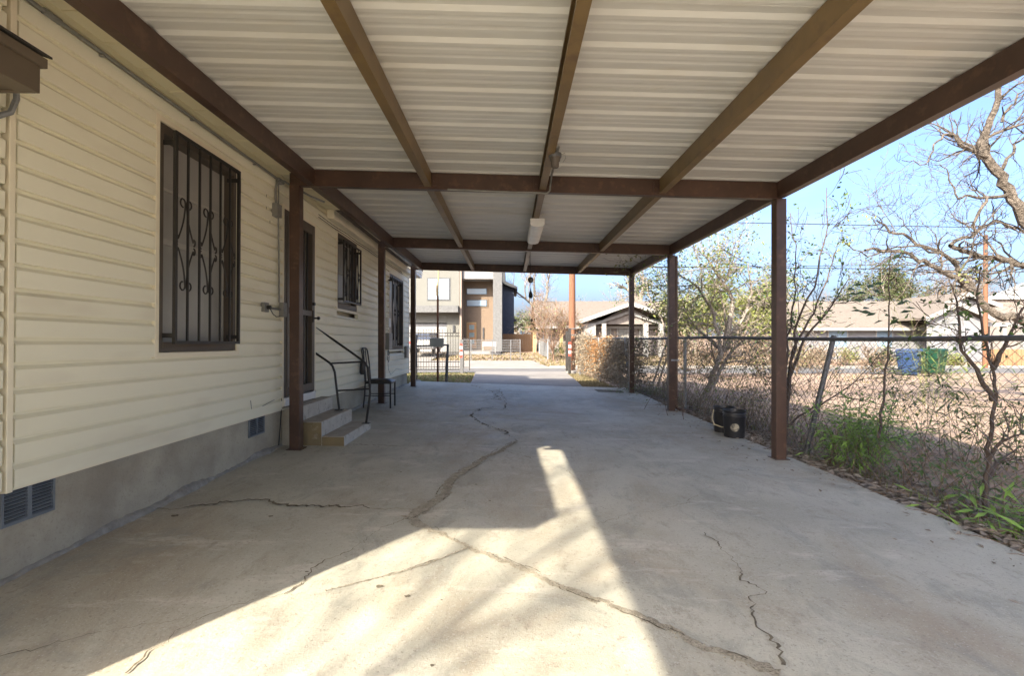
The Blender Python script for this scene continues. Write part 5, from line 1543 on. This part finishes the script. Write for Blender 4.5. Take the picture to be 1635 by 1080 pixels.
# left stucco volume, upper storey and garage
mbox('upper_wall', 560, 733.5, 400, 499.5, 0, 6, 'stucco')
mbox('band', 562, 732, 488.5, 499.3, -.35, -.005, 'stucco2')
mbox('lower_wall', 711, 733.5, 499.8, 563, .9, 6, 'stucco')
mbox('garage_lintel', 560, 710.8, 499.8, 515, .9, 6, 'stucco')
mbox('garage_wall', 540, 585, 515.2, 563, .9, 6, 'stucco')
gd = mbox('garage_door', 585.5, 710.5, 515.3, 563, 1.1, 1.16, 'garage')
for i in range(4):
    b = MB(); z = mz(563) + (mz(515.3) - mz(563)) * i / 4
    b.box((mx(586), 1.085, z + .02), (mx(710), 1.098, z + (mz(515.3) - mz(563)) / 4 - .02)); b.build('panel', 'garage', gd)
b = MB(); b.box((mx(585), 1.0, mz(515.2)), (mx(710.5), 1.08, mz(517))); b.build('door_head', 'charcoal', gd)
mbox('downpipe', 661, 662.5, 440, 486, -.06, -.002, 'white2')
wdw = mbox('window', 681.5, 719.5, 443.5, 480.5, -.03, .0, 'stucco2')
mbox('frame', 683, 718, 444.8, 479, -.06, -.031, 'charcoal', wdw)
mbox('pane', 684, 717, 445.7, 478.2, -.064, -.061, 'skyglass', wdw)
mbox('curtain', 688, 698.5, 448, 478.2, -.067, -.0645, 'curtain', wdw)
mbox('curtain', 706, 716.7, 448, 478.2, -.067, -.0645, 'curtain', wdw)
mbox('mullion', 698.5, 700.5, 445, 479, -.075, -.068, 'charcoal', wdw)
mbox('glazing_bar', 684, 698.5, 464, 465, -.072, -.068, 'charcoal', wdw)
mbox('wall_light', 721, 724, 519, 530, .78, .89, 'charcoal')
# tan siding bay, set back
mbox('side_fin', 734, 737, 425, 563, .0, 2.2, 'tandark')
b = MB()
zc = mz(563)
while zc < mz(445):
    b.extrude_x([(2.0, zc), (1.99, zc), (2.004, zc + .15), (2.0, zc + .15)], mx(737.2), mx(787)); zc += .15
o = b.build('tan_siding', 'tansiding', mh, fix=True); o['kind'] = 'stuff'
mbox('bay_wall', 737.2, 787, 445, 563, 2.01, 6, 'tansiding')
mbox('bay_head', 737.2, 787, 425, 444.7, .3, 6, 'white2')
for (a, c) in ((456.4, 467), (475.8, 487)):
    w_ = mbox('window', 740, 777.5, a - 1.6, c + 1.6, 1.95, 1.985, 'tansiding')
    mbox('frame', 741.3, 775.8, a, c, 1.91, 1.949, 'charcoal', w_)
    mbox('pane', 742.3, 774.8, a + .9, c - .9, 1.900, 1.909, 'skyglass', w_)
dd = mbox('door', 741.5, 758, 513.6, 558, 1.93, 1.985, 'palewood')
mbox('leaf', 743, 757, 515, 558, 1.90, 1.929, 'oakdoor', dd)
for (a, c) in ((518, 526), (531, 538.5), (543, 550)):
    mbox('pane', 746, 754.5, a, c, 1.892, 1.899, 'frost', dd)
mbox('porch_slab', 737.5, 800, 560.5, 564.5, -1.5, 1.9, 'drive')
b = MB(); b.box((mx(768.5), 1.9, mz(541)), (mx(770.5), 1.985, mz(522.5))); b.build('wall_light', 'charcoal', mh)
# stone pillar and the navy wing behind
mbox('pillar', 787.2, 801.5, 425, 565, .0, 2.6, 'stucco2')
b = MB(); D0, D1 = 5.0, 12.0; k2 = (YM + D0) / YM
def nx_(px): return ((px - CX) / F * (YM + D0)) - MBs.x
def nzz(py): return EYE + (CY - py) / F * (YM + D0) - MBs.z
zc = nzz(566)
prof_top = lambda x: nzz(455 + (x - nx_(801)) / (nx_(822) - nx_(801)) * 7)
b.add([(nx_(795), D0, nzz(566)), (nx_(820.7), D0, nzz(566)), (nx_(820.7), D0, nzz(460)), (nx_(795), D0, nzz(450)),
       (nx_(795), D1, nzz(566)), (nx_(820.7), D1, nzz(566)), (nx_(820.7), D1, nzz(460)), (nx_(795), D1, nzz(450))],
      [(0, 1, 2, 3), (1, 5, 6, 2), (5, 4, 7, 6), (4, 0, 3, 7), (3, 2, 6, 7)])
b.build('navy_wing', 'navy', mh)
b = MB(); zc = nzz(566)
while zc < nzz(463):
    b.extrude_x([(D0 - .002, zc), (D0 - .022, zc), (D0 - .006, zc + .17), (D0 - .002, zc + .17)], nx_(796), nx_(820.5)); zc += .17
o = b.build('navy_siding', 'navy', mh, fix=True); o['kind'] = 'stuff'
b = MB()
b.hexa([Vector(p) for p in ((nx_(790), D0 - .8, nzz(449)), (nx_(826), D0 - .8, nzz(464)), (nx_(826), D1, nzz(464)), (nx_(790), D1, nzz(449)),
                            (nx_(790), D0 - .8, nzz(443)), (nx_(826), D0 - .8, nzz(459.5)), (nx_(826), D1, nzz(459.5)), (nx_(790), D1, nzz(443)))])
b.build('roof', 'charcoal', mh, fix=True)
b = MB(); b.box((nx_(796), D0 - .5, nzz(455)), (nx_(807), D0 + 4, nzz(436))); b.build('parapet', 'charcoal', mh)
b = MB(); b.box((nx_(820.9), D0 + .5, nzz(513)), (nx_(824.5), D0 + 1.5, nzz(509))); b.build('vent_hood', 'charcoal', mh)
# low horizontal rail fence along its front
rfz = thing('rail_fence', W(780, 574, 32.0), 'grey steel fence of thin horizontal rails in front of the modern house', 'fence')
RB = W(780, 574, 32.0)
def rxp(px, Y=32.0): return W(px, 0, Y).x - RB.x
def rzp(py, Y=32.0): return W(0, py, Y).z - RB.z
for px in (752, 786, 815.5, 830.5):
    b = MB(); b.box((rxp(px) - .03, -.03, rzp(578)), (rxp(px) + .03, .03, rzp(543 if px < 825 else 542))); b.build('fence_post', 'dark_galv', rfz)
for i in range(9):
    zz = rzp(543) - i * .105
    b = MB(); b.box((rxp(715), -.014, zz - .016), (rxp(830.5) if i < 8 else rxp(752), .014, zz + .016)); b.build('rail', 'dark_galv', rfz)
b = MB(); b.box((rxp(715), -.014, rzp(566) - .02), (rxp(830.5), .014, rzp(566) + .02)); b.build('rail', 'dark_galv', rfz)
# brown board fence right of it
wf = thing('board_fence', W(828, 566, 42.0), 'brown wooden board fence right of the navy wing', 'fence')
FB = W(828, 566, 42.0)
pk = None
i = 0
x = W(801, 0, 42).x
while x < W(852, 0, 42).x:
    if pk is None:
        b = MB(); b.box((-.066, -.012, -.1), (.066, .012, 1.72)); pk = b.build('board', 'wood', wf); c = pk
    else: c = copy_part(pk, wf)
    c.location = (x - FB.x, rng.uniform(-.006, .006), rng.uniform(-.02, .02)); x += .14
ps = MB(); ps.box((-.14, -.06, -.2), (-.01, .06, 1.85)); ps.box((.02, -.05, -.2), (.13, .06, 1.80)); o = ps.build('timber_post', 'palewood', None); o.location = W(853.5, 567, 40)
tag(o, 'pair of pale new timber posts at the end of the board fence', 'post')
# chain link fence receding beside the russet tree
c2 = thing('chain_link_fence', W(875, 570, 32), 'short galvanised chain link fence by the russet tree', 'fence')
C2 = W(875, 570, 32)
for px, Y in ((875, 31.0), (861, 38.0)):
    b = MB(); p = W(px, 541, Y) - C2; b.tube([(p.x, p.y, -.1), (p.x, p.y, 1.15)], .035, 8); b.build('fence_post', 'grey_metal', c2, smooth=True)
p0 = W(875, 541, 31.0) - C2; p1 = W(861, 541, 38.0) - C2
b = MB(); b.tube([(p0.x, p0.y, 1.13), (p1.x, p1.y, 1.13)], .022, 6); b.build('top_rail', 'grey_metal', c2)
ch = MB()
for i in range(90):
    for s_ in (0, 1):
        t = i / 89; t2 = min(1, max(0, t + (.14 if s_ else -.14)))
        a = Vector((p0.x, p0.y, 0)).lerp(Vector((p1.x, p1.y, 0)), t); c_ = Vector((p0.x, p0.y, 1.1)).lerp(Vector((p1.x, p1.y, 1.1)), t2)
        ch.tube([a, c_], .004, 3, cap=False)
o = ch.build('chain_mesh', 'grey_metal', c2); o['kind'] = 'stuff'
# grill / white lawn things in front of the door
gm = thing('white_bench', W(781, 563, 35.5), 'small white outdoor bench before the tan siding bay', 'bench')
b = MB(); b.box((-.5, -.2, .42), (.5, .2, .47)); b.build('seat', 'white2', gm)
b = MB(); b.box((-.5, .17, .47), (.5, .21, .80)); b.build('backrest', 'white2', gm)
for sx in (-.44, .44):
    for sy in (-.16, .16):
        b = MB(); b.box((sx - .03, sy - .03, -.05), (sx + .03, sy + .03, .42)); b.build('leg', 'white2', gm)

# ================================================================== OTHER HOUSES
def gable_house(name, label, base, W_, D_, eave, ridge, wall_m, roof_m, trim_m='white2', axis='x', over=.5, windows=(), thick=.16):
    """gabled house; axis = direction of the ridge; base = front left ground corner"""
    h = thing(name, base, label, 'house')
    b = MB(); b.box((0, 0, -.5), (W_, D_, eave)); b.build('wall', wall_m, h)
    r = MB(); t = MB()
    if axis == 'x':
        m_ = D_ / 2
        for (ya, yb) in ((-over, m_), (D_ + over, m_)):
            za = eave - (ridge - eave) / m_ * over
            c = [Vector((-over, ya, za)), Vector((W_ + over, ya, za)), Vector((W_ + over, yb, ridge)), Vector((-over, yb, ridge))]
            r.hexa(c + [q + Vector((0, 0, thick)) for q in c])
        for yy in (0.001, ):
            pass
        g_ = MB()
        for xx in (0, W_): g_.add([(xx, 0, eave), (xx, D_, eave), (xx, m_, ridge)], [(0, 1, 2)])
        g_.build('gable', wall_m, h)
        t.box((-over, -over - .02, eave - (ridge - eave) / m_ * over - .08), (W_ + over, -over - .001, eave - (ridge - eave) / m_ * over + .10))
    else:
        m_ = W_ / 2
        for (xa, xb) in ((-over, m_), (W_ + over, m_)):
            za = eave - (ridge - eave) / m_ * over
            c = [Vector((xa, -over, za)), Vector((xa, D_ + over, za)), Vector((xb, D_ + over, ridge)), Vector((xb, -over, ridge))]
            r.hexa(c + [q + Vector((0, 0, thick)) for q in c])
            q = [Vector((xa, -over - .03, za - .1)), Vector((xb, -over - .03, ridge - .1)), Vector((xb, -over - .002, ridge - .1)), Vector((xa, -over - .002, za - .1))]
            t.hexa(q + [w + Vector((0, 0, .27)) for w in q])
        g_ = MB(); g_.add([(0, 0, eave), (W_, 0, eave), (m_, 0, ridge)], [(0, 1, 2)]); g_.add([(0, D_, eave), (W_, D_, eave), (m_, D_, ridge)], [(2, 1, 0)])
        g_.build('gable', wall_m, h)
    r.build('roof', roof_m, h, fix=True); t.build('bargeboard', trim_m, h, fix=True)
    for (xa, xb, za, zb) in windows:
        b = MB(); b.box((xa - .08, -.05, za - .08), (xb + .08, -.002, zb + .08)); w_ = b.build('window', trim_m, h)
        b = MB(); b.box((xa, -.056, za), (xb, -.051, zb)); b.build('pane', 'skyglass', w_)
    return h
# ranch across the street, right of the pole (long roof + front gable with porch)
Yr = 37.0
p = W(868, 560, Yr); zgr = .1
def rx(px, Y=Yr): return W(px, 0, Y).x
def rz(py, Y=Yr): return W(0, py, Y).z
rh = gable_house('ranch_house', 'pale roofed ranch house with wide front gable beyond the vine hedge', Vector((rx(880), Yr, zgr)), 10.5, 8, 2.45, 4.1, 'brickgrey', 'roofpale', over=1.2,
                 windows=((3.0, 4.0, .8, 2.1),))
gw = gable_house('porch_gable', 'x', Vector((0, 0, 0)), 1, 1, 1, 2, 'brickgrey', 'roofpale') if False else None
fg = MB(); ox = rx(880)
# front gable roof: peak (1012,488), feet (925,516) and (1052+,516), porch depth 3 m
yf = -3.0; Yf = Yr + yf
pk_ = Vector((W(1008, 0, Yf).x - ox, yf, W(0, 486, Yf).z - zgr)); lf_ = Vector((W(925, 0, Yf).x - ox, yf, W(0, 515, Yf).z - zgr)); rt_ = Vector((W(1092, 0, Yf).x - ox, yf, W(0, 515, Yf).z - zgr))
dpt = Vector((0, 7, 0)); up_ = Vector((0, 0, .16))
for a, c in ((lf_, pk_), (rt_, pk_)):
    q = [a, a + dpt, c + dpt, c]; fg.hexa(q + [v + up_ for v in q])
fg.build('gable_roof', 'roofpale', rh, fix=True)
fg = MB()
for a, c in ((lf_, pk_), (rt_, pk_)):
    q = [a + Vector((0, -.04, -.10)), c + Vector((0, -.04, -.10)), c + Vector((0, -.005, -.10)), a + Vector((0, -.005, -.10))]
    fg.hexa(q + [v + Vector((0, 0, .28)) for v in q])
    a2 = a + Vector((1.0 if a is lf_ else -1.0, .8, -.62 + .35)); c2_ = c + Vector((0, .8, -.62))
    q = [a2, c2_, c2_ + Vector((0, .04, 0)), a2 + Vector((0, .04, 0))]
    fg.hexa(q + [v + Vector((0, 0, .2)) for v in q])
fg.build('bargeboard', 'white2', rh, fix=True)
fg = MB(); zt = lf_.z
fg.add([lf_ + Vector((1.2, 1.0, -.1)), rt_ + Vector((-1.2, 1.0, -.1)), pk_ + Vector((0, 1.0, -.1))], [(0, 1, 2)])
fg.build('gable', 'brickgrey', rh)
for px, w in ((944, .8), (967, .28), (1035, .3), (1060, .3)):
    xx = W(px, 0, Yf).x - ox
    b = MB(); b.box((xx - w / 2, yf + .5, -.3), (xx + w / 2, yf + .8, zt - .05)); b.build('pillar', 'white2', rh)
for px in (896,):
    xx = W(px, 0, Yr - 1.0).x - ox
    b = MB(); b.box((xx - .11, -1.1, -.3), (xx + .11, -.9, 2.25)); b.build('pillar', 'palewood', rh)
b = MB(); b.box((rx(925) - ox, -.9, -.3), (rx(1075) - ox, -.8, 2.5)); b.build('porch_wall', 'brickgrey', rh)
for (a, c) in ((960, 975), (985, 1003), (1020, 1032)):
    b = MB(); b.box((W(a, 0, Yr - .85).x - ox, -.97, .9), (W(c, 0, Yr - .85).x - ox, -.905, 2.1)); w_ = b.build('window', 'white2', rh)
    b = MB(); b.box((W(a, 0, Yr - .85).x - ox + .08, -.98, .98), (W(c, 0, Yr - .85).x - ox - .08, -.972, 2.02)); b.build('pane', 'pane', w_)
b = MB(); b.tube([(rx(926) - ox, 4, 4.0), (rx(926) - ox, 4, 5.4)], .08, 8); b.build('flue', 'dark_galv', rh)
# white cottage glimpsed far behind
gable_house('white_cottage', 'small white gabled cottage glimpsed past the navy wing', Vector((W(818, 0, 62).x, 62, .2)), 2.6, 6, 2.2, 3.25, 'white2', 'charcoal', axis='y', over=.35, windows=((1.0, 1.6, 1.5, 2.0),))
# grey ranch on the right
Yq = 33.0
gx0 = W(1275, 0, Yq).x
gq = gable_house('grey_ranch_house', 'low pale grey ranch house with two white front gables behind the yard', Vector((gx0, Yq, -.2)), 11.5, 7, 2.35, 4.05, 'wallgrey', 'roofpale', over=.6,
                 windows=((2.0, 3.2, .9, 2.0), (5.2, 6.2, .9, 2.0)))
def front_gable(par, base, Yp, pxl, pxp, pxr, pyf, pyp, depth, wall_m, wall_bot=-.2):
    bx, by, bz = base
    L_ = W(pxl, pyf, Yp) - Vector(base); P_ = W(pxp, pyp, Yp) - Vector(base); R_ = W(pxr, pyf, Yp) - Vector(base)
    r = MB(); t = MB(); dv_ = Vector((0, depth, 0)); up = Vector((0, 0, .14))
    for a, c in ((L_, P_), (R_, P_)):
        q = [a, a + dv_, c + dv_, c]; r.hexa(q + [v + up for v in q])
        q = [a + Vector((0, -.05, -.12)), c + Vector((0, -.05, -.12)), c + Vector((0, -.005, -.12)), a + Vector((0, -.005, -.12))]
        t.hexa(q + [v + Vector((0, 0, .28)) for v in q])
    r.build('gable_roof', 'roofpale', par, fix=True); t.build('bargeboard', 'white2', par, fix=True)
    g_ = MB(); a = L_ + Vector((.4, .4, 0)); c = R_ + Vector((-.4, .4, 0)); tp = P_ + Vector((0, .4, -.15))
    lo = wall_bot - bz
    g_.add([a, c, tp, Vector((a.x, a.y, lo)), Vector((c.x, c.y, lo))], [(0, 1, 2), (3, 4, 1, 0)])
    g_.build('gable', wall_m, par)
front_gable(gq, (gx0, Yq, -.2), 30.5, 1478, 1531, 1588, 511, 486, 5, 'wallgrey')
front_gable(gq, (gx0, Yq, -.2), 32.0, 1500, 1546, 1600, 490, 470, 5, 'wallgrey')
# lower porch right of it with posts and rust railing
b = MB(); q0 = W(1560, 519, 31) - Vector((gx0, Yq, -.2)); q1 = W(1660, 519, 31) - Vector((gx0, Yq, -.2))
r_ = MB(); r_.hexa([q0, q1, q1 + Vector((0, 4, 1.0)), q0 + Vector((0, 4, 1.0)), q0 + Vector((0, 0, .14)), q1 + Vector((0, 0, .14)), q1 + Vector((0, 4, 1.14)), q0 + Vector((0, 4, 1.14))])
r_.build('porch_canopy', 'roofpale', gq, fix=True)
b = MB(); b.box((q0.x, q0.y - .03, q0.z - .1), (q1.x, q0.y - .003, q0.z + .12)); b.build('bargeboard', 'white2', gq)
for px in (1577, 1607, 1640):
    p = W(px, 519, 31) - Vector((gx0, Yq, -.2)); b = MB(); b.box((p.x - .12, p.y + .1, -.3), (p.x + .12, p.y + .3, p.z - .05)); b.build('pillar', 'white2', gq)
# metal roofed building behind at the far right edge
mr = thing('metal_roof_house', W(1640, 575, 42), 'building with pale standing seam metal roof at the far right', 'house')
MR = W(1640, 575, 42)
a = [W(1575, 478, 42) - MR, W(1720, 478, 42) - MR, W(1720, 440, 46) - MR, W(1640, 452, 46) - MR]
b = MB(); b.hexa(a + [v + Vector((0, 0, .1)) for v in a]); b.build('roof', 'metalroof', mr, fix=True)
b = MB(); b.box((a[0].x + .5, .3, -.6), (a[1].x, 5, a[0].z + .05)); b.build('wall', 'brickgrey', mr)
sm = MB()
for i in range(9):
    t = i / 8; u = a[0].lerp(a[1], t); v = a[3].lerp(a[2], t); sm.bar(u + Vector((0, 0, .12)), v + Vector((0, 0, .12)), .05, .05)
sm.build('seam', 'metalroof', mr)

# wheelie bins at the kerb
def bin_(px, py, Y, m_, label, rotz):
    p = W(px, py, Y); o = thing('wheelie_bin', (p.x, p.y, ground_z(p.x, p.y)), label, 'bin', 'bins by the street', rot=(0, 0, rotz))
    b = MB(); b.hexa([Vector(q) for q in ((-.27, -.3, .06), (.27, -.3, .06), (.27, .3, .06), (-.27, .3, .06), (-.36, -.4, 1.0), (.36, -.4, 1.0), (.36, .4, 1.0), (-.36, .4, 1.0))]); b.build('body', m_, o, bevel=.03)
    b = MB(); b.hexa([Vector(q) for q in ((-.38, -.43, 1.003), (.38, -.43, 1.003), (.38, .43, 1.003), (-.38, .43, 1.003), (-.34, -.36, 1.1), (.34, -.36, 1.1), (.34, .36, 1.1), (-.34, .36, 1.1))]); b.build('lid', m_, o, bevel=.03)
    b = MB(); b.tube([(-.3, .47, .97), (.3, .47, .97)], .018, 6); b.build('handle', m_, o)
    for sx in (-.3, .3):
        b = MB(); b.tube([(sx - .03, .3, .12), (sx + .03, .3, .12)], .12, 12); b.build('wheel', 'wire', o)
bin_(1452, 585, 20.6, 'bluebin', 'blue wheelie bin by the street seen through the mesh', .7)
bin_(1489, 583, 21.3, 'greenbin', 'green wheelie bin right of the blue one', .35)

# a parked car's front glimpsed behind the iron gate (dark windows, pale body)
car = thing('parked_car', W(672, 565, 33), 'pale car parked before the garage, seen through the iron gate', 'car')
b = MB(); b.extrude_y([(-.9, .3), (.9, .3), (.93, .62), (.86, .86), (.70, .92), (.58, 1.38), (-.58, 1.38), (-.70, .92), (-.86, .86), (-.93, .62)], 0, 3.8); b.build('body', 'white2', car, fix=True, bevel=.05)
b = MB(); b.add([(-.66, -.02, .94), (.66, -.02, .94), (.54, -.02, 1.34), (-.54, -.02, 1.34)], [(0, 1, 2, 3)]); b.box((-.6, -.03, .93), (.6, -.021, 1.33)); b.build('rear_window', 'navy', car)
b = MB(); b.box((-.84, -.06, .35), (.84, -.003, .56)); b.build('bumper', 'dark_galv', car, bevel=.02)
for sx in (-.76, .76):
    b = MB(); b.box((sx - .1, -.03, .66), (sx + .1, -.003, .82)); b.build('tail_light', 'refl_red', car)
    for yy in (.7, 3.1):
        b = MB(); b.tube([(sx - .08, yy, .31), (sx + .08, yy, .31)], .31, 16); b.build('wheel', 'wire', car)

# ================================================================== FAR TREES
def bare_tree(name, base, label, H, seed, m_='twig', trunk_r=.16, n=5, depth=4, leaf=None, nleaf=0, LL=.15, wob=.22, lean=.35, trunk_h=.3, kids=(2, 4), group=None, up=.05):
    rr = random.Random(seed); t = thing(name, base, label, 'tree', group)
    tk_ = MB(); tips = []
    P = [Vector((0, 0, -.3)), Vector((rr.gauss(0, .05), 0, H * trunk_h * .5)), Vector((rr.gauss(0, .1), rr.gauss(0, .1), H * trunk_h))]
    tk_.tube(P, [trunk_r, trunk_r * .85, trunk_r * .7], 8, cap=False); tk_.build('trunk', m_, t, smooth=True)
    cr = MB()
    for i in range(n):
        a = 6.283 * i / n + rr.uniform(-.4, .4)
        d = Vector((math.cos(a) * lean, math.sin(a) * lean, 1)).normalized()
        grow(cr, P[-1] - Vector((0, 0, rr.uniform(0, .3) * H * trunk_h)), d, trunk_r * rr.uniform(.4, .6), H * .33 * rr.uniform(.8, 1.2), depth, rr, tips, wob, up, 4, kids, (.3, .8), .66, .006, 5)
    cr.build('branches', m_, t)
    if leaf:
        lms = leaf if isinstance(leaf, (tuple, list)) else [leaf]
        for lm_ in lms:
            lb = MB()
            for _ in range(nleaf // len(lms)):
                q, d = rr.choice(tips); lb.rleaf(q + Vector((rr.gauss(0, .12), rr.gauss(0, .12), rr.gauss(0, .12))), LL, LL * .55, rr)
            lb.build('foliage', lm_, t)['kind'] = 'stuff'
    return t
def gpos(px, Y): x = (px - CX) / F * Y; return Vector((x, Y, ground_z(x, Y)))
bare_tree('crepe_myrtle', gpos(884, 31.5), 'bushy russet bare tree between the modern house and the ranch', 4.6, 101, 'redtwig', .07, 9, 4, ['leafbrown', 'redtwig', 'leafyel'], 1500, .10, lean=.5, trunk_h=.16, wob=.16, up=.1)
bare_tree('pecan_tree', gpos(862, 44), 'tall bare grey tree rising behind the russet tree', 10, 102, 'bark', .26, 4, 4, None, 0, lean=.28, trunk_h=.4)
bare_tree('lopped_tree', gpos(1021, 46), 'lopped thick trunk behind the ranch roof, right of the last right post', 6.6, 103, 'bark', .55, 3, 3, 'leafyel', 260, .2, lean=.45, trunk_h=.62)
bare_tree('lopped_tree', gpos(1000, 50), 'bare broken crowned tree behind the ranch roof', 5.8, 104, 'bark', .25, 4, 3, None, 0, lean=.5, trunk_h=.5)
bare_tree('street_tree', gpos(930, 55), 'small dark tree behind the ranch roof beside the pole', 5.6, 105, 'bark', .15, 4, 3, 'leafdark', 120, .2, lean=.6)
bare_tree('hedge_shrub', gpos(838, 58), 'olive green shrub tree behind the white cottage', 5.2, 106, 'twig', .12, 7, 3, 'evergreen', 1800, .28, lean=.7, trunk_h=.2)
bare_tree('yard_shrub', gpos(893, 34), 'leafy green shrub beside the ranch porch', 1.4, 107, 'twig', .04, 7, 2, 'leaf', 500, .11, lean=.7, trunk_h=.1)
bare_tree('yard_shrub', gpos(931, 22.8), 'bare leafy bush on the street side of the vine hedge', 2.2, 108, 'twig', .04, 7, 3, ['leafyel', 'leafbrown'], 240, .08, lean=.6, trunk_h=.15)
for i, (px, Y, H, lab, lf_m, nl) in enumerate(((1445, 44, 9.2, 'dark olive evergreen tree rising behind the grey ranch roof', 'evergreen', 5200), (1395, 47, 7.8, 'rounded olive tree left of the taller evergreen', 'evergreen', 3400),
                                      (1500, 42, 7.8, 'leafless brown thicket tree behind the front gables', None, 0), (1340, 52, 6.6, 'bare grey tree behind the left end of the grey ranch', None, 0),
                                      (1290, 50, 6.2, 'small bare tree beyond the near post', None, 0), (1545, 46, 8.0, 'bare brown tree behind the slim pole', None, 0),
                                      (1240, 44, 7.0, 'yellow green tree behind the near post', 'leafyel', 2400), (1180, 36, 6.3, 'broad yellow green tree behind the shrub tree', 'leafyel', 3200),
                                      (1110, 33, 5.3, 'loose yellow green tree behind the second post', 'leafyel', 2200))):
    bare_tree('yard_tree', gpos(px, Y), lab, H, 120 + i, 'twig' if lf_m is None else 'bark', .16, 7, 4, lf_m, nl, .26, lean=.55, trunk_h=.22, kids=(2, 3))
for i, (px, Y, H) in enumerate(((1075, 60, 7), (960, 75, 7), (845, 80, 8), (1330, 75, 9), (1420, 80, 9), (1560, 78, 10), (1640, 70, 9))):
    bare_tree('distant_tree', gpos(px, Y), ('grey bare tree past the second post', 'low grey tree over the ranch ridge', 'pale tree at the far end of the gap by the navy wing', 'hazy bare tree above the left end of the grey ranch',
                                            'hazy bare tree behind the olive trees', 'hazy bare tree behind the slim pole', 'hazy bare tree at the right edge')[i], H, 140 + i, 'twig', .2, 6, 4, None, 0, lean=.6, trunk_h=.25, kids=(2, 3))
# neighbours' clutter: a shrub row in front of the grey house, behind the fence
for i, (px, Y, H, lab) in enumerate(((1410, 29.5, 1.3, 'straw coloured shrub before the left wall of the grey ranch'), (1350, 29, 1.5, 'olive shrub left of the straw coloured one'), (1290, 27, 1.6, 'thin shrub beyond the near post'),
                                     (1520, 28.5, 1.1, 'low shrub under the white front gable'))):
    bare_tree('garden_shrub', gpos(px, Y), lab, H, 160 + i, 'twig', .03, 8, 2, 'leafyel' if i else 'drygrass', 700, .12, lean=.8, trunk_h=.1)
for i, (px, Y, H, lab) in enumerate(((1270, 21, 1.9, 'brown twiggy brush just right of the near post, across the yard'), (1325, 22, 1.7, 'brown brush under the left end of the tan roof'), (1385, 21.5, 1.5, 'brown brush left of the blue bin'), (1215, 20, 2.4, 'grey brush behind the pails, across the yard'), (1150, 19, 2.6, 'pale brush behind the shrub tree'), (1095, 20, 2.4, 'dry brush behind the second right post'))):
    bare_tree('brush', gpos(px, Y), lab, H, 190 + i, 'twig', .03, 10, 3, ('greyvine', 'leafbrown'), 900, .10, lean=.8, trunk_h=.08, kids=(2, 3))
# garden edging of rusty planters right of the grey house porch
b = MB(); b.box((-.9, -.15, -.3), (.9, .15, .95)); 
for i in range(7): b.box((-.86 + i * .26, -.19, -.3), (-.70 + i * .26, -.151, .95))
o = b.build('picket_screen', 'wood', None); o.location = W(1607, 575, 29); o.location.z = ground_z(o.location.x, 29); tag(o, 'reddish slatted screen by the grey house porch posts', 'screen')

# bare tree behind the camera whose shade dapples the slab
bare_tree('shade_tree', Vector((-7.6, -9.6, -.2)), 'bare tree behind the house casting soft dappled shade on the slab', 11, 180, 'bark', .22, 6, 4, None, 0, lean=.45, trunk_h=.3, kids=(2, 3))
